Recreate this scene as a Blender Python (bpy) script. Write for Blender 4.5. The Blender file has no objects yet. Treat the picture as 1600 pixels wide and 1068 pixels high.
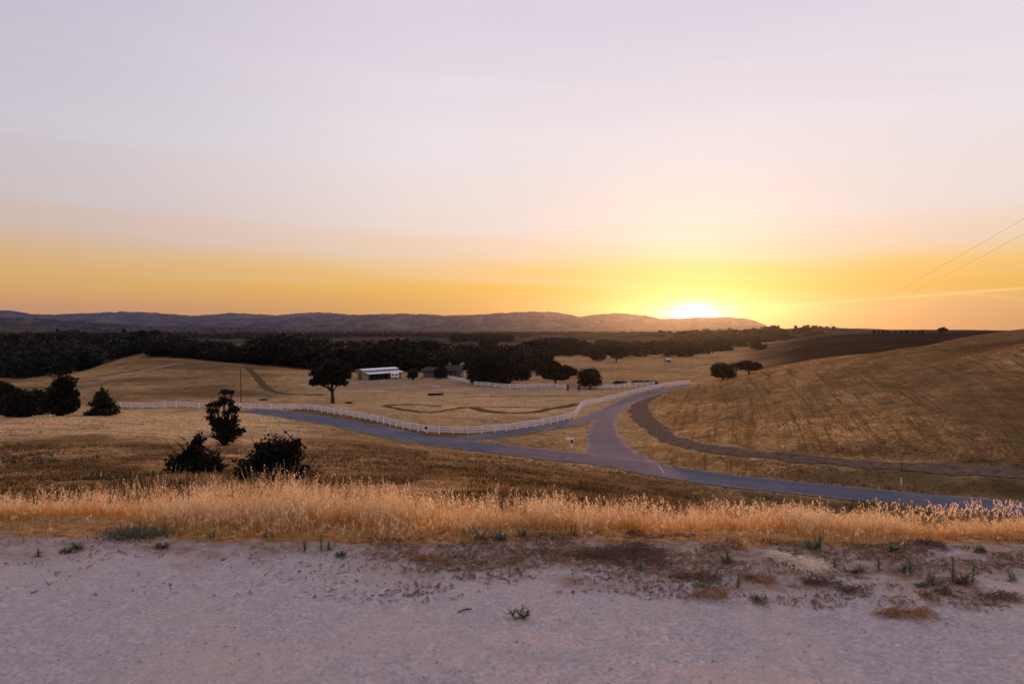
import bpy, math, random
import numpy as np
from mathutils import Vector

S = bpy.context.scene
COL = S.collection
R = math.radians
rng = np.random.default_rng(7)
random.seed(7)

def lin(r, g, b):
    f = lambda c: (c/255/12.92) if c/255 <= .04045 else ((c/255+.055)/1.055)**2.4
    return (f(r), f(g), f(b), 1)

# ------------------------------------------------------------------ camera
EYE = 1.6                                   # eye height over the gravel (gravel is z = 0)
FPX = 1600*24/36.0                          # focal length in photo pixels
HOR = 515.0                                 # horizon row in the photo
PITCH = math.atan((534-HOR)/FPX)
cam = bpy.data.cameras.new("camera"); cam.lens = 24; cam.sensor_width = 36
cam.clip_start = .05; cam.clip_end = 60000
cam.dof.use_dof = True; cam.dof.focus_distance = 14.0; cam.dof.aperture_fstop = 2.2
cam_ob = bpy.data.objects.new("camera", cam); COL.objects.link(cam_ob)
cam_ob.location = (0, 0, EYE); cam_ob.rotation_euler = (R(90)-PITCH, 0, 0)
S.camera = cam_ob

# ------------------------------------------------------------------ sky and sun
SUN_AZ = math.atan((1085-800)/FPX)          # to the right of straight ahead
SUN_EL = R(1.15)
LAMP_EL = R(3.0)
W = bpy.data.worlds.new("World"); S.world = W; W.use_nodes = True
nt = W.node_tree; nt.nodes.clear(); N = nt.nodes; L = nt.links

class NG:
    """tiny helper to chain math nodes"""
    def __init__(self, tree): self.t = tree
    def m(self, op, a, b=None, c=None, clamp=False):
        n = self.t.nodes.new('ShaderNodeMath'); n.operation = op; n.use_clamp = clamp
        for i, v in enumerate((a, b, c)):
            if v is None: continue
            if isinstance(v, (int, float)): n.inputs[i].default_value = v
            else: self.t.links.new(v, n.inputs[i])
        return n.outputs[0]
    def ramp(self, fac, stops, interp='LINEAR'):
        n = self.t.nodes.new('ShaderNodeValToRGB'); n.color_ramp.interpolation = interp
        e = n.color_ramp.elements
        while len(e) < len(stops): e.new(.5)
        for el, (p, c) in zip(e, stops): el.position = p; el.color = c
        self.t.links.new(fac, n.inputs[0]); return n.outputs[0]
    def mix(self, fac, a, b, mode='MIX'):
        n = self.t.nodes.new('ShaderNodeMix'); n.data_type = 'RGBA'; n.blend_type = mode
        for i, v in ((0, fac), (6, a), (7, b)):
            if isinstance(v, (int, float)): n.inputs[i].default_value = v
            elif isinstance(v, tuple): n.inputs[i].default_value = v if len(v) == 4 else (*v, 1)
            else: self.t.links.new(v, n.inputs[i])
        return n.outputs[2]
    def noise(self, vec, scale, detail=4, rough=.55, dist=0):
        n = self.t.nodes.new('ShaderNodeTexNoise'); n.inputs['Scale'].default_value = scale
        n.inputs['Detail'].default_value = detail; n.inputs['Roughness'].default_value = rough
        n.inputs['Distortion'].default_value = dist
        if vec is not None: self.t.links.new(vec, n.inputs['Vector'])
        return n.outputs['Fac']
    def attr(self, name):
        n = self.t.nodes.new('ShaderNodeAttribute'); n.attribute_name = name; return n.outputs['Fac']
    def pos(self, scale=(1, 1, 1), rotz=0):
        g = self.t.nodes.new('ShaderNodeNewGeometry')
        n = self.t.nodes.new('ShaderNodeMapping'); n.inputs['Scale'].default_value = scale
        n.inputs['Rotation'].default_value = (0, 0, rotz)
        self.t.links.new(g.outputs['Position'], n.inputs[0]); return n.outputs[0]
    def rot(self, ang, scale):
        a = self.pos((1, 1, 1), ang)
        n = self.t.nodes.new('ShaderNodeMapping'); n.inputs['Scale'].default_value = scale
        self.t.links.new(a, n.inputs[0]); return n.outputs[0]
    def objrand(self):
        return self.t.nodes.new('ShaderNodeObjectInfo').outputs['Random']

g = NG(nt)
tc = N.new('ShaderNodeTexCoord'); nrm = N.new('ShaderNodeVectorMath'); nrm.operation = 'NORMALIZE'
L.new(tc.outputs['Generated'], nrm.inputs[0])
sep = N.new('ShaderNodeSeparateXYZ'); L.new(nrm.outputs[0], sep.inputs[0])
dx, dy, dz = sep.outputs
sx_, sy_ = math.sin(SUN_AZ), math.cos(SUN_AZ)
side = g.m('SUBTRACT', g.m('MULTIPLY', dx, sy_), g.m('MULTIPLY', dy, sx_))      # + = right of the sun
fwd = g.m('ADD', g.m('MULTIPLY', dx, sx_), g.m('MULTIPLY', dy, sy_))
ez = g.m('MAXIMUM', dz, 0.0)
# bands of cirrus shift the gradient a little
cmb = N.new('ShaderNodeCombineXYZ'); L.new(g.m('MULTIPLY', side, 1.6), cmb.inputs[0])
L.new(g.m('ADD', g.m('MULTIPLY', dz, 22.0), g.m('MULTIPLY', side, .9)), cmb.inputs[1]); L.new(g.m('MULTIPLY', fwd, .8), cmb.inputs[2])
cir = g.noise(cmb.outputs[0], 1.3, 5, .55, .4)
ezj = g.m('ADD', ez, g.m('MULTIPLY', g.m('SUBTRACT', cir, .5), g.m('MULTIPLY', g.m('MINIMUM', ez, .25), .55)), clamp=True)
warm = g.ramp(ezj, [(0, lin(255, 172, 60)), (.03, lin(255, 187, 40)), (.062, lin(255, 196, 60)), (.088, lin(252, 206, 122)),
                    (.112, lin(246, 214, 182)), (.155, lin(241, 223, 212)), (.26, lin(235, 225, 227)), (.42, lin(218, 208, 221)),
                    (.62, lin(218, 208, 226)), (1, lin(206, 196, 214))])
cool = g.ramp(ezj, [(0, lin(254, 172, 104)), (.03, lin(250, 180, 96)), (.062, lin(238, 184, 98)), (.092, lin(224, 186, 136)),
                    (.125, lin(213, 186, 168)), (.17, lin(205, 192, 192)), (.26, lin(198, 194, 203)), (.42, lin(188, 178, 196)),
                    (.62, lin(206, 196, 214)), (1, lin(206, 196, 214))])
east = g.ramp(ezj, [(0, lin(150, 128, 140)), (.15, lin(176, 152, 164)), (.4, lin(186, 172, 190)), (1, lin(206, 196, 214))])
lf = N.new('ShaderNodeMapRange'); lf.interpolation_type = 'SMOOTHSTEP'; lf.inputs[1].default_value = -.88; lf.inputs[2].default_value = -.30
L.new(side, lf.inputs[0])
col = g.mix(lf.outputs[0], cool, warm)
bk = N.new('ShaderNodeMapRange'); bk.interpolation_type = 'SMOOTHSTEP'; bk.inputs[1].default_value = .45; bk.inputs[2].default_value = -.35
L.new(fwd, bk.inputs[0])
col = g.mix(bk.outputs[0], col, east)
# thin pale cirrus streaks
stk = g.m('MULTIPLY', g.m('SUBTRACT', cir, .53, clamp=True), .7)
col = g.mix(stk, col, lin(244, 226, 220))
# glow round the sun, stretched along the horizon; only ahead
bz = g.m('SUBTRACT', dz, math.sin(SUN_EL))
def gauss(a, sa, b, sb):
    e = g.m('ADD', g.m('POWER', g.m('DIVIDE', g.m('ABSOLUTE', a), sa), 2.0), g.m('POWER', g.m('DIVIDE', g.m('ABSOLUTE', b), sb), 2.0))
    return g.m('MULTIPLY', g.m('POWER', 2.718, g.m('MULTIPLY', e, -1.0)), g.m('GREATER_THAN', fwd, 0.0))
def addcol(base, fac, c):
    n = N.new('ShaderNodeMix'); n.data_type = 'RGBA'; n.blend_type = 'ADD'; n.clamp_factor = False
    L.new(fac, n.inputs[0]); L.new(base, n.inputs[6]); n.inputs[7].default_value = c; return n.outputs[2]
col = addcol(col, gauss(side, .014, bz, .010), (9, 7.5, 5, 1))
col = addcol(col, gauss(side, .040, bz, .017), (2.8, 2.1, 1.4, 1))
col = addcol(col, gauss(side, .10, g.m('SUBTRACT', bz, .004), .009), (.85, .58, .22, 1))
col = addcol(col, gauss(side, .16, bz, .035), (.13, .045, 0, 1))
# contrail: a thin bright line rising to the right of the sun
ctr = g.m('SUBTRACT', bz, g.m('ADD', g.m('MULTIPLY', side, .062), .0055))
cm = g.m('MULTIPLY', gauss(ctr, .0016, g.m('SUBTRACT', side, .28), .24), g.m('GREATER_THAN', side, .06))
col = addcol(col, cm, (.22, .17, .07, 1))
ctr2 = g.m('SUBTRACT', bz, g.m('ADD', g.m('MULTIPLY', side, -.16), .075))
col = addcol(col, gauss(ctr2, .0018, g.m('SUBTRACT', side, .36), .06), (.07, .06, .05, 1))
bg = N.new('ShaderNodeBackground'); L.new(col, bg.inputs[0]); bg.inputs[1].default_value = 1.06
out = N.new('ShaderNodeOutputWorld'); L.new(bg.outputs[0], out.inputs[0])

sun = bpy.data.lights.new("sun", 'SUN'); sun.energy = 4.0; sun.angle = R(.6); sun.color = (1, .34, .06)
sun_ob = bpy.data.objects.new("sun", sun); COL.objects.link(sun_ob)
sd = Vector((math.cos(LAMP_EL)*sx_, math.cos(LAMP_EL)*sy_, math.sin(LAMP_EL)))
sun_ob.rotation_euler = (-sd).to_track_quat('-Z', 'Y').to_euler(); sun_ob.location = (30, 100, 200)
S.view_settings.view_transform = 'Standard'; S.view_settings.look = 'None'
S.view_settings.exposure = 0; S.view_settings.gamma = 1
S.render.engine = 'CYCLES'
S.cycles.use_denoising = True
S.cycles.max_bounces = 6; S.cycles.diffuse_bounces = 3; S.cycles.transmission_bounces = 3; S.cycles.volume_bounces = 0
S.cycles.transparent_max_bounces = 8

# ------------------------------------------------------------------ helpers
def tag(o, label=None, cat=None, group=None, kind=None):
    if label: o['label'] = label
    if cat: o['category'] = cat
    if group: o['group'] = group
    if kind: o['kind'] = kind
    return o

def empty(name, loc, rz=0):
    o = bpy.data.objects.new(name, None); COL.objects.link(o); o.location = loc; o.rotation_euler = (0, 0, rz)
    o.empty_display_size = .3
    return o

def mesh(name, V, faces, mats, fmat=None, smooth=False, attrs=None):
    """faces: list of int arrays (M,k)"""
    V = np.asarray(V, np.float32)
    if not isinstance(faces, list): faces = [faces]
    faces = [np.asarray(f, np.int32) for f in faces if len(f)]
    me = bpy.data.meshes.new(name)
    me.vertices.add(len(V)); me.vertices.foreach_set('co', V.ravel())
    nl = sum(f.size for f in faces); npoly = sum(len(f) for f in faces)
    me.loops.add(nl); me.polygons.add(npoly)
    me.loops.foreach_set('vertex_index', np.concatenate([f.ravel() for f in faces]))
    tot = np.concatenate([np.full(len(f), f.shape[1], np.int32) for f in faces])
    st = np.concatenate([[0], np.cumsum(tot)[:-1]]).astype(np.int32)
    me.polygons.foreach_set('loop_start', st)
    me.update(calc_edges=True)
    for m_ in (mats if isinstance(mats, (list, tuple)) else [mats]): me.materials.append(m_)
    if fmat is not None: me.polygons.foreach_set('material_index', np.asarray(fmat, np.int32))
    me.polygons.foreach_set('use_smooth', np.full(npoly, smooth))
    for k, v in (attrs or {}).items():
        a = me.attributes.new(k, 'FLOAT', 'POINT'); a.data.foreach_set('value', np.asarray(v, np.float32))
    me.update()
    return me

def link(name, me, parent=None, loc=None):
    o = bpy.data.objects.new(name, me); COL.objects.link(o)
    if parent: o.parent = parent
    if loc is not None: o.location = loc
    return o

class MB:
    """collects boxes, tubes and free polygons for ONE mesh"""
    def __init__(self): self.v = []; self.q = []; self.t = []; self.n = 0
    def add(self, V, Q=None, T=None):
        V = np.asarray(V, float)
        self.v.append(V)
        if Q is not None and len(Q): self.q.append(np.asarray(Q)+self.n)
        if T is not None and len(T): self.t.append(np.asarray(T)+self.n)
        self.n += len(V)
    def box(self, c, s, rz=0, taper=1.0):
        x, y, z = [a/2 for a in s]
        V = np.array([(-x,-y,-z),(x,-y,-z),(x,y,-z),(-x,y,-z),(-x*taper,-y*taper,z),(x*taper,-y*taper,z),(x*taper,y*taper,z),(-x*taper,y*taper,z)])
        ca, sa = math.cos(rz), math.sin(rz)
        V = np.c_[V[:,0]*ca-V[:,1]*sa, V[:,0]*sa+V[:,1]*ca, V[:,2]] + np.array(c)
        self.add(V, [(0,3,2,1),(4,5,6,7),(0,1,5,4),(1,2,6,5),(2,3,7,6),(3,0,4,7)])
    def tube(self, pts, radii, n=8, cap=True):
        P = [Vector(p) for p in pts]; rings = []
        for i, p in enumerate(P):
            t = (P[min(i+1, len(P)-1)]-P[max(i-1, 0)]).normalized()
            u = t.orthogonal().normalized() if i == 0 else (u - t*u.dot(t)).normalized()
            w = t.cross(u)
            for k in range(n):
                a = 2*math.pi*k/n
                rings.append(p + (u*math.cos(a)+w*math.sin(a))*radii[i])
        Q = [(i*n+k, i*n+(k+1) % n, (i+1)*n+(k+1) % n, (i+1)*n+k) for i in range(len(P)-1) for k in range(n)]
        V = [tuple(v) for v in rings]; T = []
        if cap:
            V += [tuple(P[0]), tuple(P[-1])]; a, b = len(V)-2, len(V)-1
            T = [(a, (k+1) % n, k) for k in range(n)] + [(b, (len(P)-1)*n+k, (len(P)-1)*n+(k+1) % n) for k in range(n)]
        self.add(V, Q, T)
    def me(self, name, mats, smooth=False):
        fs = []
        if self.q: fs.append(np.concatenate(self.q))
        if self.t: fs.append(np.concatenate(self.t))
        return mesh(name, np.concatenate(self.v), fs, mats, smooth=smooth)
    def obj(self, name, mats, parent=None, loc=None, smooth=False):
        return link(name, self.me(name, mats, smooth), parent, loc)

def _hash(i, j, s):
    h = (i*374761393 + j*668265263 + s*974711) & 0xffffffff
    h = ((h ^ (h >> 13))*1274126177) & 0xffffffff
    return ((h ^ (h >> 16)) & 0xffff)/65535.0
def vnoise(x, y, s=0):
    xi = np.floor(x).astype(np.int64); yi = np.floor(y).astype(np.int64)
    fx = x-xi; fy = y-yi; fx = fx*fx*(3-2*fx); fy = fy*fy*(3-2*fy)
    a = _hash(xi, yi, s); b = _hash(xi+1, yi, s); c = _hash(xi, yi+1, s); d = _hash(xi+1, yi+1, s)
    return (a*(1-fx)+b*fx)*(1-fy)+(c*(1-fx)+d*fx)*fy - .5
def fbm(x, y, s=0, o=4, gain=.5):
    r = 0; a = 1.0
    for k in range(o): r = r + a*vnoise(x*2**k, y*2**k, s+k*17); a *= gain
    return r
def sstep(a, b, x):
    t = np.clip((x-a)/(b-a), 0, 1); return t*t*(3-2*t)

# ------------------------------------------------------------------ terrain: one height function for the whole country
# surveyed spot heights: for a bearing (photo column) pairs of (distance ahead, height relative to the eye)
SPOTS = {
 -250: [(14,-3.6),(45,-9.9),(80,-13.4),(130,-17),(165,-20),(230,-21),(320,-22),(500,-24),(900,-20),(1500,-18)],
  0: [(25,-6.4),(60,-11.6),(100,-14.5),(130,-16.5),(152,-18.4),(170,-19.6),(195,-19.9),(215,-20.1),(235,-21.2),(262,-23.4),(300,-25),(420,-25),(700,-20)],
  100: [(9,-2.6),(14,-4.0),(25,-6.4),(45,-9.8),(60,-11.6),(80,-13.2),(100,-14.4),(130,-16.3),(150,-18),(165,-19),(200,-19.2),(222,-17.6),(246,-16.5),(272,-18.4),(310,-21),(400,-23.5),(700,-20)],
  230: [(45,-9.8),(80,-13.3),(110,-15.3),(135,-16.9),(150,-18.2),(165,-18.9),(200,-18.4),(245,-14.6),(300,-11.4),(340,-11.8),(420,-17),(600,-20)],
  330: [(165,-18.5),(200,-17.9),(235,-15.8),(275,-13.4),(310,-12.8),(350,-14),(450,-19)],
  430: [(9,-2.6),(14,-4.1),(25,-6.6),(45,-9.9),(70,-13.1),(100,-15.7),(130,-17.4),(140,-17.95),(152,-18),(170,-18.2),(210,-17.8),(250,-16.3),(290,-15.6),(350,-16.2),(450,-19),(700,-19)],
  560: [(100,-16.2),(114,-17.6),(120,-18),(150,-18),(200,-18),(243,-18),(300,-18),(400,-19)],
  700: [(9,-2.6),(14,-4.1),(20,-5.5),(30,-7.7),(45,-10.2),(70,-13.9),(92,-16.8),(101,-17.9),(112,-18),(150,-18),(200,-18),(250,-17.8),(330,-18),(600,-19),(1200,-17.5)],
  950: [(14,-4.1),(25,-7.3),(45,-11.1),(70,-15.7),(82,-17.4),(88,-18),(96,-18),(140,-18),(200,-18),(300,-18),(400,-17.6),(600,-17)],
  1090: [(76,-17.9),(84,-18),(92,-17.6),(101,-17),(130,-16.7),(170,-16.6),(205,-16.6),(240,-17.9),(300,-18),(400,-17.5),(600,-16.5)],
  1200: [(14,-4.1),(25,-7.9),(45,-12.6),(64,-17.2),(72,-18),(82,-18),(86,-16.9),(92,-16.2),(120,-14),(150,-12.7),(200,-11.7),(240,-13.6),(300,-16.5),(400,-14.6),(450,-13),(560,-14),(800,-13)],
  1300: [(68,-18),(79,-18),(83,-16.8),(87,-16.4),(100,-14.7),(120,-12.6),(150,-9.9),(185,-8),(230,-9.5),(300,-11),(380,-7),(450,-4.4),(600,-5.5),(1000,-9)],
  1400: [(14,-4.2),(25,-8),(45,-13.1),(60,-17.3),(66,-18),(77,-18),(80,-16.9),(84,-16.5),(100,-13.8),(120,-11),(150,-7.4),(170,-5.3),(200,-6.5),(280,-9),(350,-6),(450,-3),(520,-2.4),(700,-5),(1000,-9)],
  1500: [(145,-5.2),(160,-5.2),(190,-2.7),(225,-3.4),(300,-6),(480,-2),(700,-4)],
  1600: [(14,-4.2),(45,-13.6),(56,-17.2),(62,-18),(71.5,-18),(74,-16.9),(78,-16.3),(100,-11.7),(120,-7.2),(140,-3.0),(158,-3.5),(200,0),(240,-.4),(320,-3),(500,-1),(900,-6)],
  1800: [(14,-4.2),(45,-13.6),(58,-18),(68,-18),(74,-16),(100,-10),(140,-1),(200,3),(300,2),(500,1),(900,-4)],
}
UK = 2.2
cp = [( (px-800)/FPX*UK, math.log(Y), z) for px, lst in SPOTS.items() for Y, z in lst]
for px in (-300, 0, 400, 800, 1200, 1600, 1900):
    u = (px-800)/FPX*UK
    for Y, z in ((3.5, -1.6), (4.8, -1.6), (5.9, -1.75), (7.2, -2.2)): cp.append((u, math.log(Y), z))
    for Y in (2500, 5000, 9000): cp.append((u, math.log(Y), -18.0))
for px, Y, z in ((1260,1300,5),(1180,1300,-6),(1100,1300,-8),(1000,1300,-6),(920,1300,-13),(1320,1300,1),(1400,1400,-1),(1550,1500,-1),(800,1300,-18),(400,1300,-18),(100,1300,-17),
                 (640,1000,-17),(200,2000,-18),(1050,800,-17),(900,800,-18)):
    cp.append(((px-800)/FPX*UK, math.log(Y), z))
cp = np.array(cp)
def _tps(d2): return np.where(d2 > 1e-12, d2*np.log(d2+1e-20)*.5, 0)
_n = len(cp)
_d2 = ((cp[:, None, :2]-cp[None, :, :2])**2).sum(-1)
_K = np.zeros((_n+3, _n+3)); _K[:_n, :_n] = _tps(_d2)+np.eye(_n)*2e-4
_K[:_n, _n] = 1; _K[:_n, _n+1:] = cp[:, :2]; _K[_n:, :_n] = _K[:_n, _n:].T
_w = np.linalg.solve(_K, np.r_[cp[:, 2], 0, 0, 0])
def tps(u, v):
    r = _w[_n] + _w[_n+1]*u + _w[_n+2]*v
    for i in range(_n): r = r + _w[i]*_tps((u-cp[i, 0])**2+(v-cp[i, 1])**2)
    return r

RIDGES = [  # distance, log width near/far, skyline (photo column, row)
 (13500, .16, .3, [(-900,498),(-200,494),(0,492),(15,491),(60,496),(110,494.5),(200,490),(250,492),(300,495.5),(345,493),(360,490.5),(385,491.5),(430,494),(470,490),(500,489),(540,491.5),(600,495),(700,498),(900,505),(1190,516),(1235,513),(1255,511.5),(1290,510.5),(1330,513),(1360,513),(1400,516),(1500,520),(2200,505)]),
 (10000, .28, .25, [(-900,505),(0,501),(100,502),(200,500),(330,501),(400,499),(430,497),(470,495),(520,493.5),(600,491.5),(640,490.5),(700,493),(760,491.5),(800,488),(835,487),(868,488.5),(880,490),(905,495),(925,492.5),(945,490.5),(980,490.5),(1005,493),(1030,498),(1055,498.5),(1085,496.5),(1110,497),(1130,497),(1160,498),(1180,502),(1200,510),(1215,514.5),(1250,518),(1400,521),(2200,515)]),
 (5200, .22, .25, [(-900,500),(0,501),(60,502),(130,506),(200,509),(260,513),(330,511),(400,512),(450,516),(560,514),(700,517),(800,520),(900,521),(1000,519),(1100,521),(2200,521)]),
]
def zfun(X, Y, micro=True):
    """height relative to the gravel (z=0) at world X, Y"""
    X = np.asarray(X, float); Y = np.asarray(Y, float)
    r = np.hypot(X, Y)+1e-6
    ang = np.arctan2(X, Y)
    a_c = np.clip(ang, -.86, .80)
    Yc = np.maximum(r*np.cos(a_c), 4.0)
    u = np.tan(a_c)*UK; v = np.log(np.minimum(Yc, 8500))
    z = tps(u, v)
    flat = -18 + 0*z
    hill = -1.6 - 16.4*sstep(25, 140, r)
    wb = sstep(.86, 1.25, np.abs(ang))                   # sides and back: the hilltop carries on, then the valley
    z = z*(1-wb)+np.where(r < 1500, hill, flat)*wb
    nl_ = np.clip(5.35-.10*X, 4.8, 5.9); near = 1-sstep(nl_, nl_+1.1, r*np.cos(np.clip(ang, -1.2, 1.2)))
    z = z*(1-near) + (-1.6)*near
    px = 800+np.tan(np.clip(ang, -1.2, 1.2))*FPX
    lr = np.log(r)
    for R_, wn, wf, prof in RIDGES:
        pr = np.array(prof); q = (HOR-np.interp(px, pr[:, 0], pr[:, 1]))/FPX
        crest = q*R_/np.cos(np.clip(ang, -1.2, 1.2))**0 + 18
        d = lr-math.log(R_)
        sh = np.where(d < 0, np.exp(-(np.abs(d)/wn)**1.6), np.exp(-(np.abs(d)/wf)**2))
        n = fbm(ang*34+R_, lr*30, 5, 5, .55); n2 = fbm(ang*150+R_, lr*60, 8, 3)
        gl = np.abs(fbm(ang*60+R_*.1, lr*14, 14, 4))                    # gullies running down the flanks
        sh2 = sh*np.clip(1 + (1-sh)*(1.5*n-1.1*gl+.15) + .09*n2*sh**4, 0, 1.12)
        z = np.maximum(z, -18+crest*sh2)
    if micro:
        amp = np.clip((r-9)/60, 0, 1)
        z = z + amp*(fbm(X/9, Y/9, 2, 4)*.35 + fbm(X/1.3, Y/1.3, 9, 3)*.14) + np.clip((r-300)/900, 0, 1)*fbm(X/120, Y/120, 4, 4)*4*np.clip(1-(r-2500)/3000, 0, 1)
        z = z + (r < 9.5)*(fbm(X/.9, Y/.9, 21, 4)*.022 + fbm(X/.12, Y/.12, 23, 3)*.007)
    return z + EYE

def px2dir(px, py):
    c, s = math.cos(PITCH), math.sin(PITCH)
    a, b = (px-800)/FPX, (534-py)/FPX
    d = np.array([a, c + b*s, -s + b*c]); return d/d[1]
_YS = np.exp(np.linspace(math.log(2.2), math.log(9000), 2600))
def hit(px, py, ymin=0):
    """where the line of sight through a photo pixel meets the ground"""
    d = px2dir(px, py); ys = _YS[_YS > ymin]
    h = EYE + d[2]*ys - zfun(d[0]*ys, ys, False)
    k = np.argmax(h < 0)
    if h[k] >= 0: k = len(ys)-1
    k = max(k, 1)
    t = h[k-1]/(h[k-1]-h[k]+1e-9); y = ys[k-1]+(ys[k]-ys[k-1])*min(max(t, 0), 1)
    return np.array([d[0]*y, y])
def plane(px, py, zr=-18.0):
    d = px2dir(px, py); y = zr/d[2]; return np.array([d[0]*y, y])
def at(px, Y): return np.array([(px-800)/FPX*Y, Y])
def Z(x, y): return float(zfun(np.array([x]), np.array([y]))[0])

def spline(pts, step):
    P = np.array(pts, float); out = []
    Q = np.vstack([2*P[0]-P[1], P, 2*P[-1]-P[-2]])
    for i in range(1, len(Q)-2):
        n = max(2, int(np.linalg.norm(Q[i+1]-Q[i])/step*2))
        for t in np.linspace(0, 1, n, endpoint=False):
            a, b, c, d = Q[i-1], Q[i], Q[i+1], Q[i+2]
            out.append(.5*((2*b)+(-a+c)*t+(2*a-5*b+4*c-d)*t*t+(-a+3*b-3*c+d)*t**3))
    out.append(P[-1]); O = np.array(out)
    s = np.r_[0, np.cumsum(np.linalg.norm(np.diff(O, axis=0), axis=1))]
    m_ = max(2, int(round(s[-1]/step))+1); t = np.linspace(0, s[-1], m_)
    return np.c_[np.interp(t, s, O[:, 0]), np.interp(t, s, O[:, 1])]

# road centre lines (taken on the valley floor)
MAIN = spline([plane(*p) for p in ((1760,815),(1600,795.5),(1400,777),(1300,767),(1200,757),(1100,745.5),(1030,734.5),(950,720),(850,709),(750,697.5),(650,684.5),(560,665.5),(515,657.5),(447,647),(415,643),(385,640.5))], 1.0)
SIDE = spline([plane(*p) for p in ((690,689.5),(740,683.5),(790,677.5),(841,669),(892,661.4),(925,652),(948,642))], 1.0)
DRIVE = spline([plane(*p) for p in ((985,727),(962,711),(947,693),(943,668),(947,652),(958,639),(975,630),(990,623),(1020,613.5),(1065,603.5),(1110,598),(1150,595))], 1.0)
TRACK = spline([hit(*p) for p in ((1034,614),(1012,623),(998,634),(1004,650),(1019,666),(1045,684),(1085,697),(1161,708),(1280,718),(1380,727),(1490,735),(1600,743),(1720,750))], 1.0)

def dist_to(path, X, Y):
    d = np.full(X.shape, 1e9)
    for p in path: d = np.minimum(d, (X-p[0])**2+(Y-p[1])**2)
    return np.sqrt(d)
_z0 = zfun
ROADS = np.vstack([MAIN[::2], SIDE[::2], DRIVE[::2]])
def zfun(X, Y, micro=True):
    z = _z0(X, Y, micro)
    X = np.asarray(X, float); Y = np.asarray(Y, float)
    sel = (Y > 40) & (Y < 260) & (np.abs(X) < 90)
    if micro and sel.any():                               # the road bed is graded flat
        d = dist_to(ROADS, X[sel], Y[sel]); k = sstep(7.5, 4.3, d)
        zz = z[sel]; z = z.copy(); z[sel] = zz*(1-k)+(-18.0+EYE-.05)*k
    return z

# ------------------------------------------------------------------ materials
def material(name, rough=.85, spec=.2):
    m_ = bpy.data.materials.new(name); m_.use_nodes = True
    b = m_.node_tree.nodes['Principled BSDF']; b.inputs['Roughness'].default_value = rough
    b.inputs['Specular IOR Level'].default_value = spec
    return m_, NG(m_.node_tree), b
def bump(gg, b, h, strength, dist):
    n = gg.t.nodes.new('ShaderNodeBump'); n.inputs['Strength'].default_value = strength; n.inputs['Distance'].default_value = dist
    gg.t.links.new(h, n.inputs['Height']); gg.t.links.new(n.outputs[0], b.inputs['Normal'])
def plain(name, c, c2=None, scale=3, rough=.8, spec=.2, bmp=0, metal=0):
    m_, gg, b = material(name, rough, spec)
    c2 = c2 or tuple(x*.72 for x in c)
    tcx = gg.t.nodes.new('ShaderNodeTexCoord').outputs['Object']
    n = gg.noise(tcx, scale, 5, .6)
    gg.t.links.new(gg.mix(gg.ramp(n, [(.35, (0,0,0,1)), (.65, (1,1,1,1))]), c2, c), b.inputs['Base Color'])
    b.inputs['Metallic'].default_value = metal
    if bmp: bump(gg, b, n, .5, bmp)
    return m_

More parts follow.
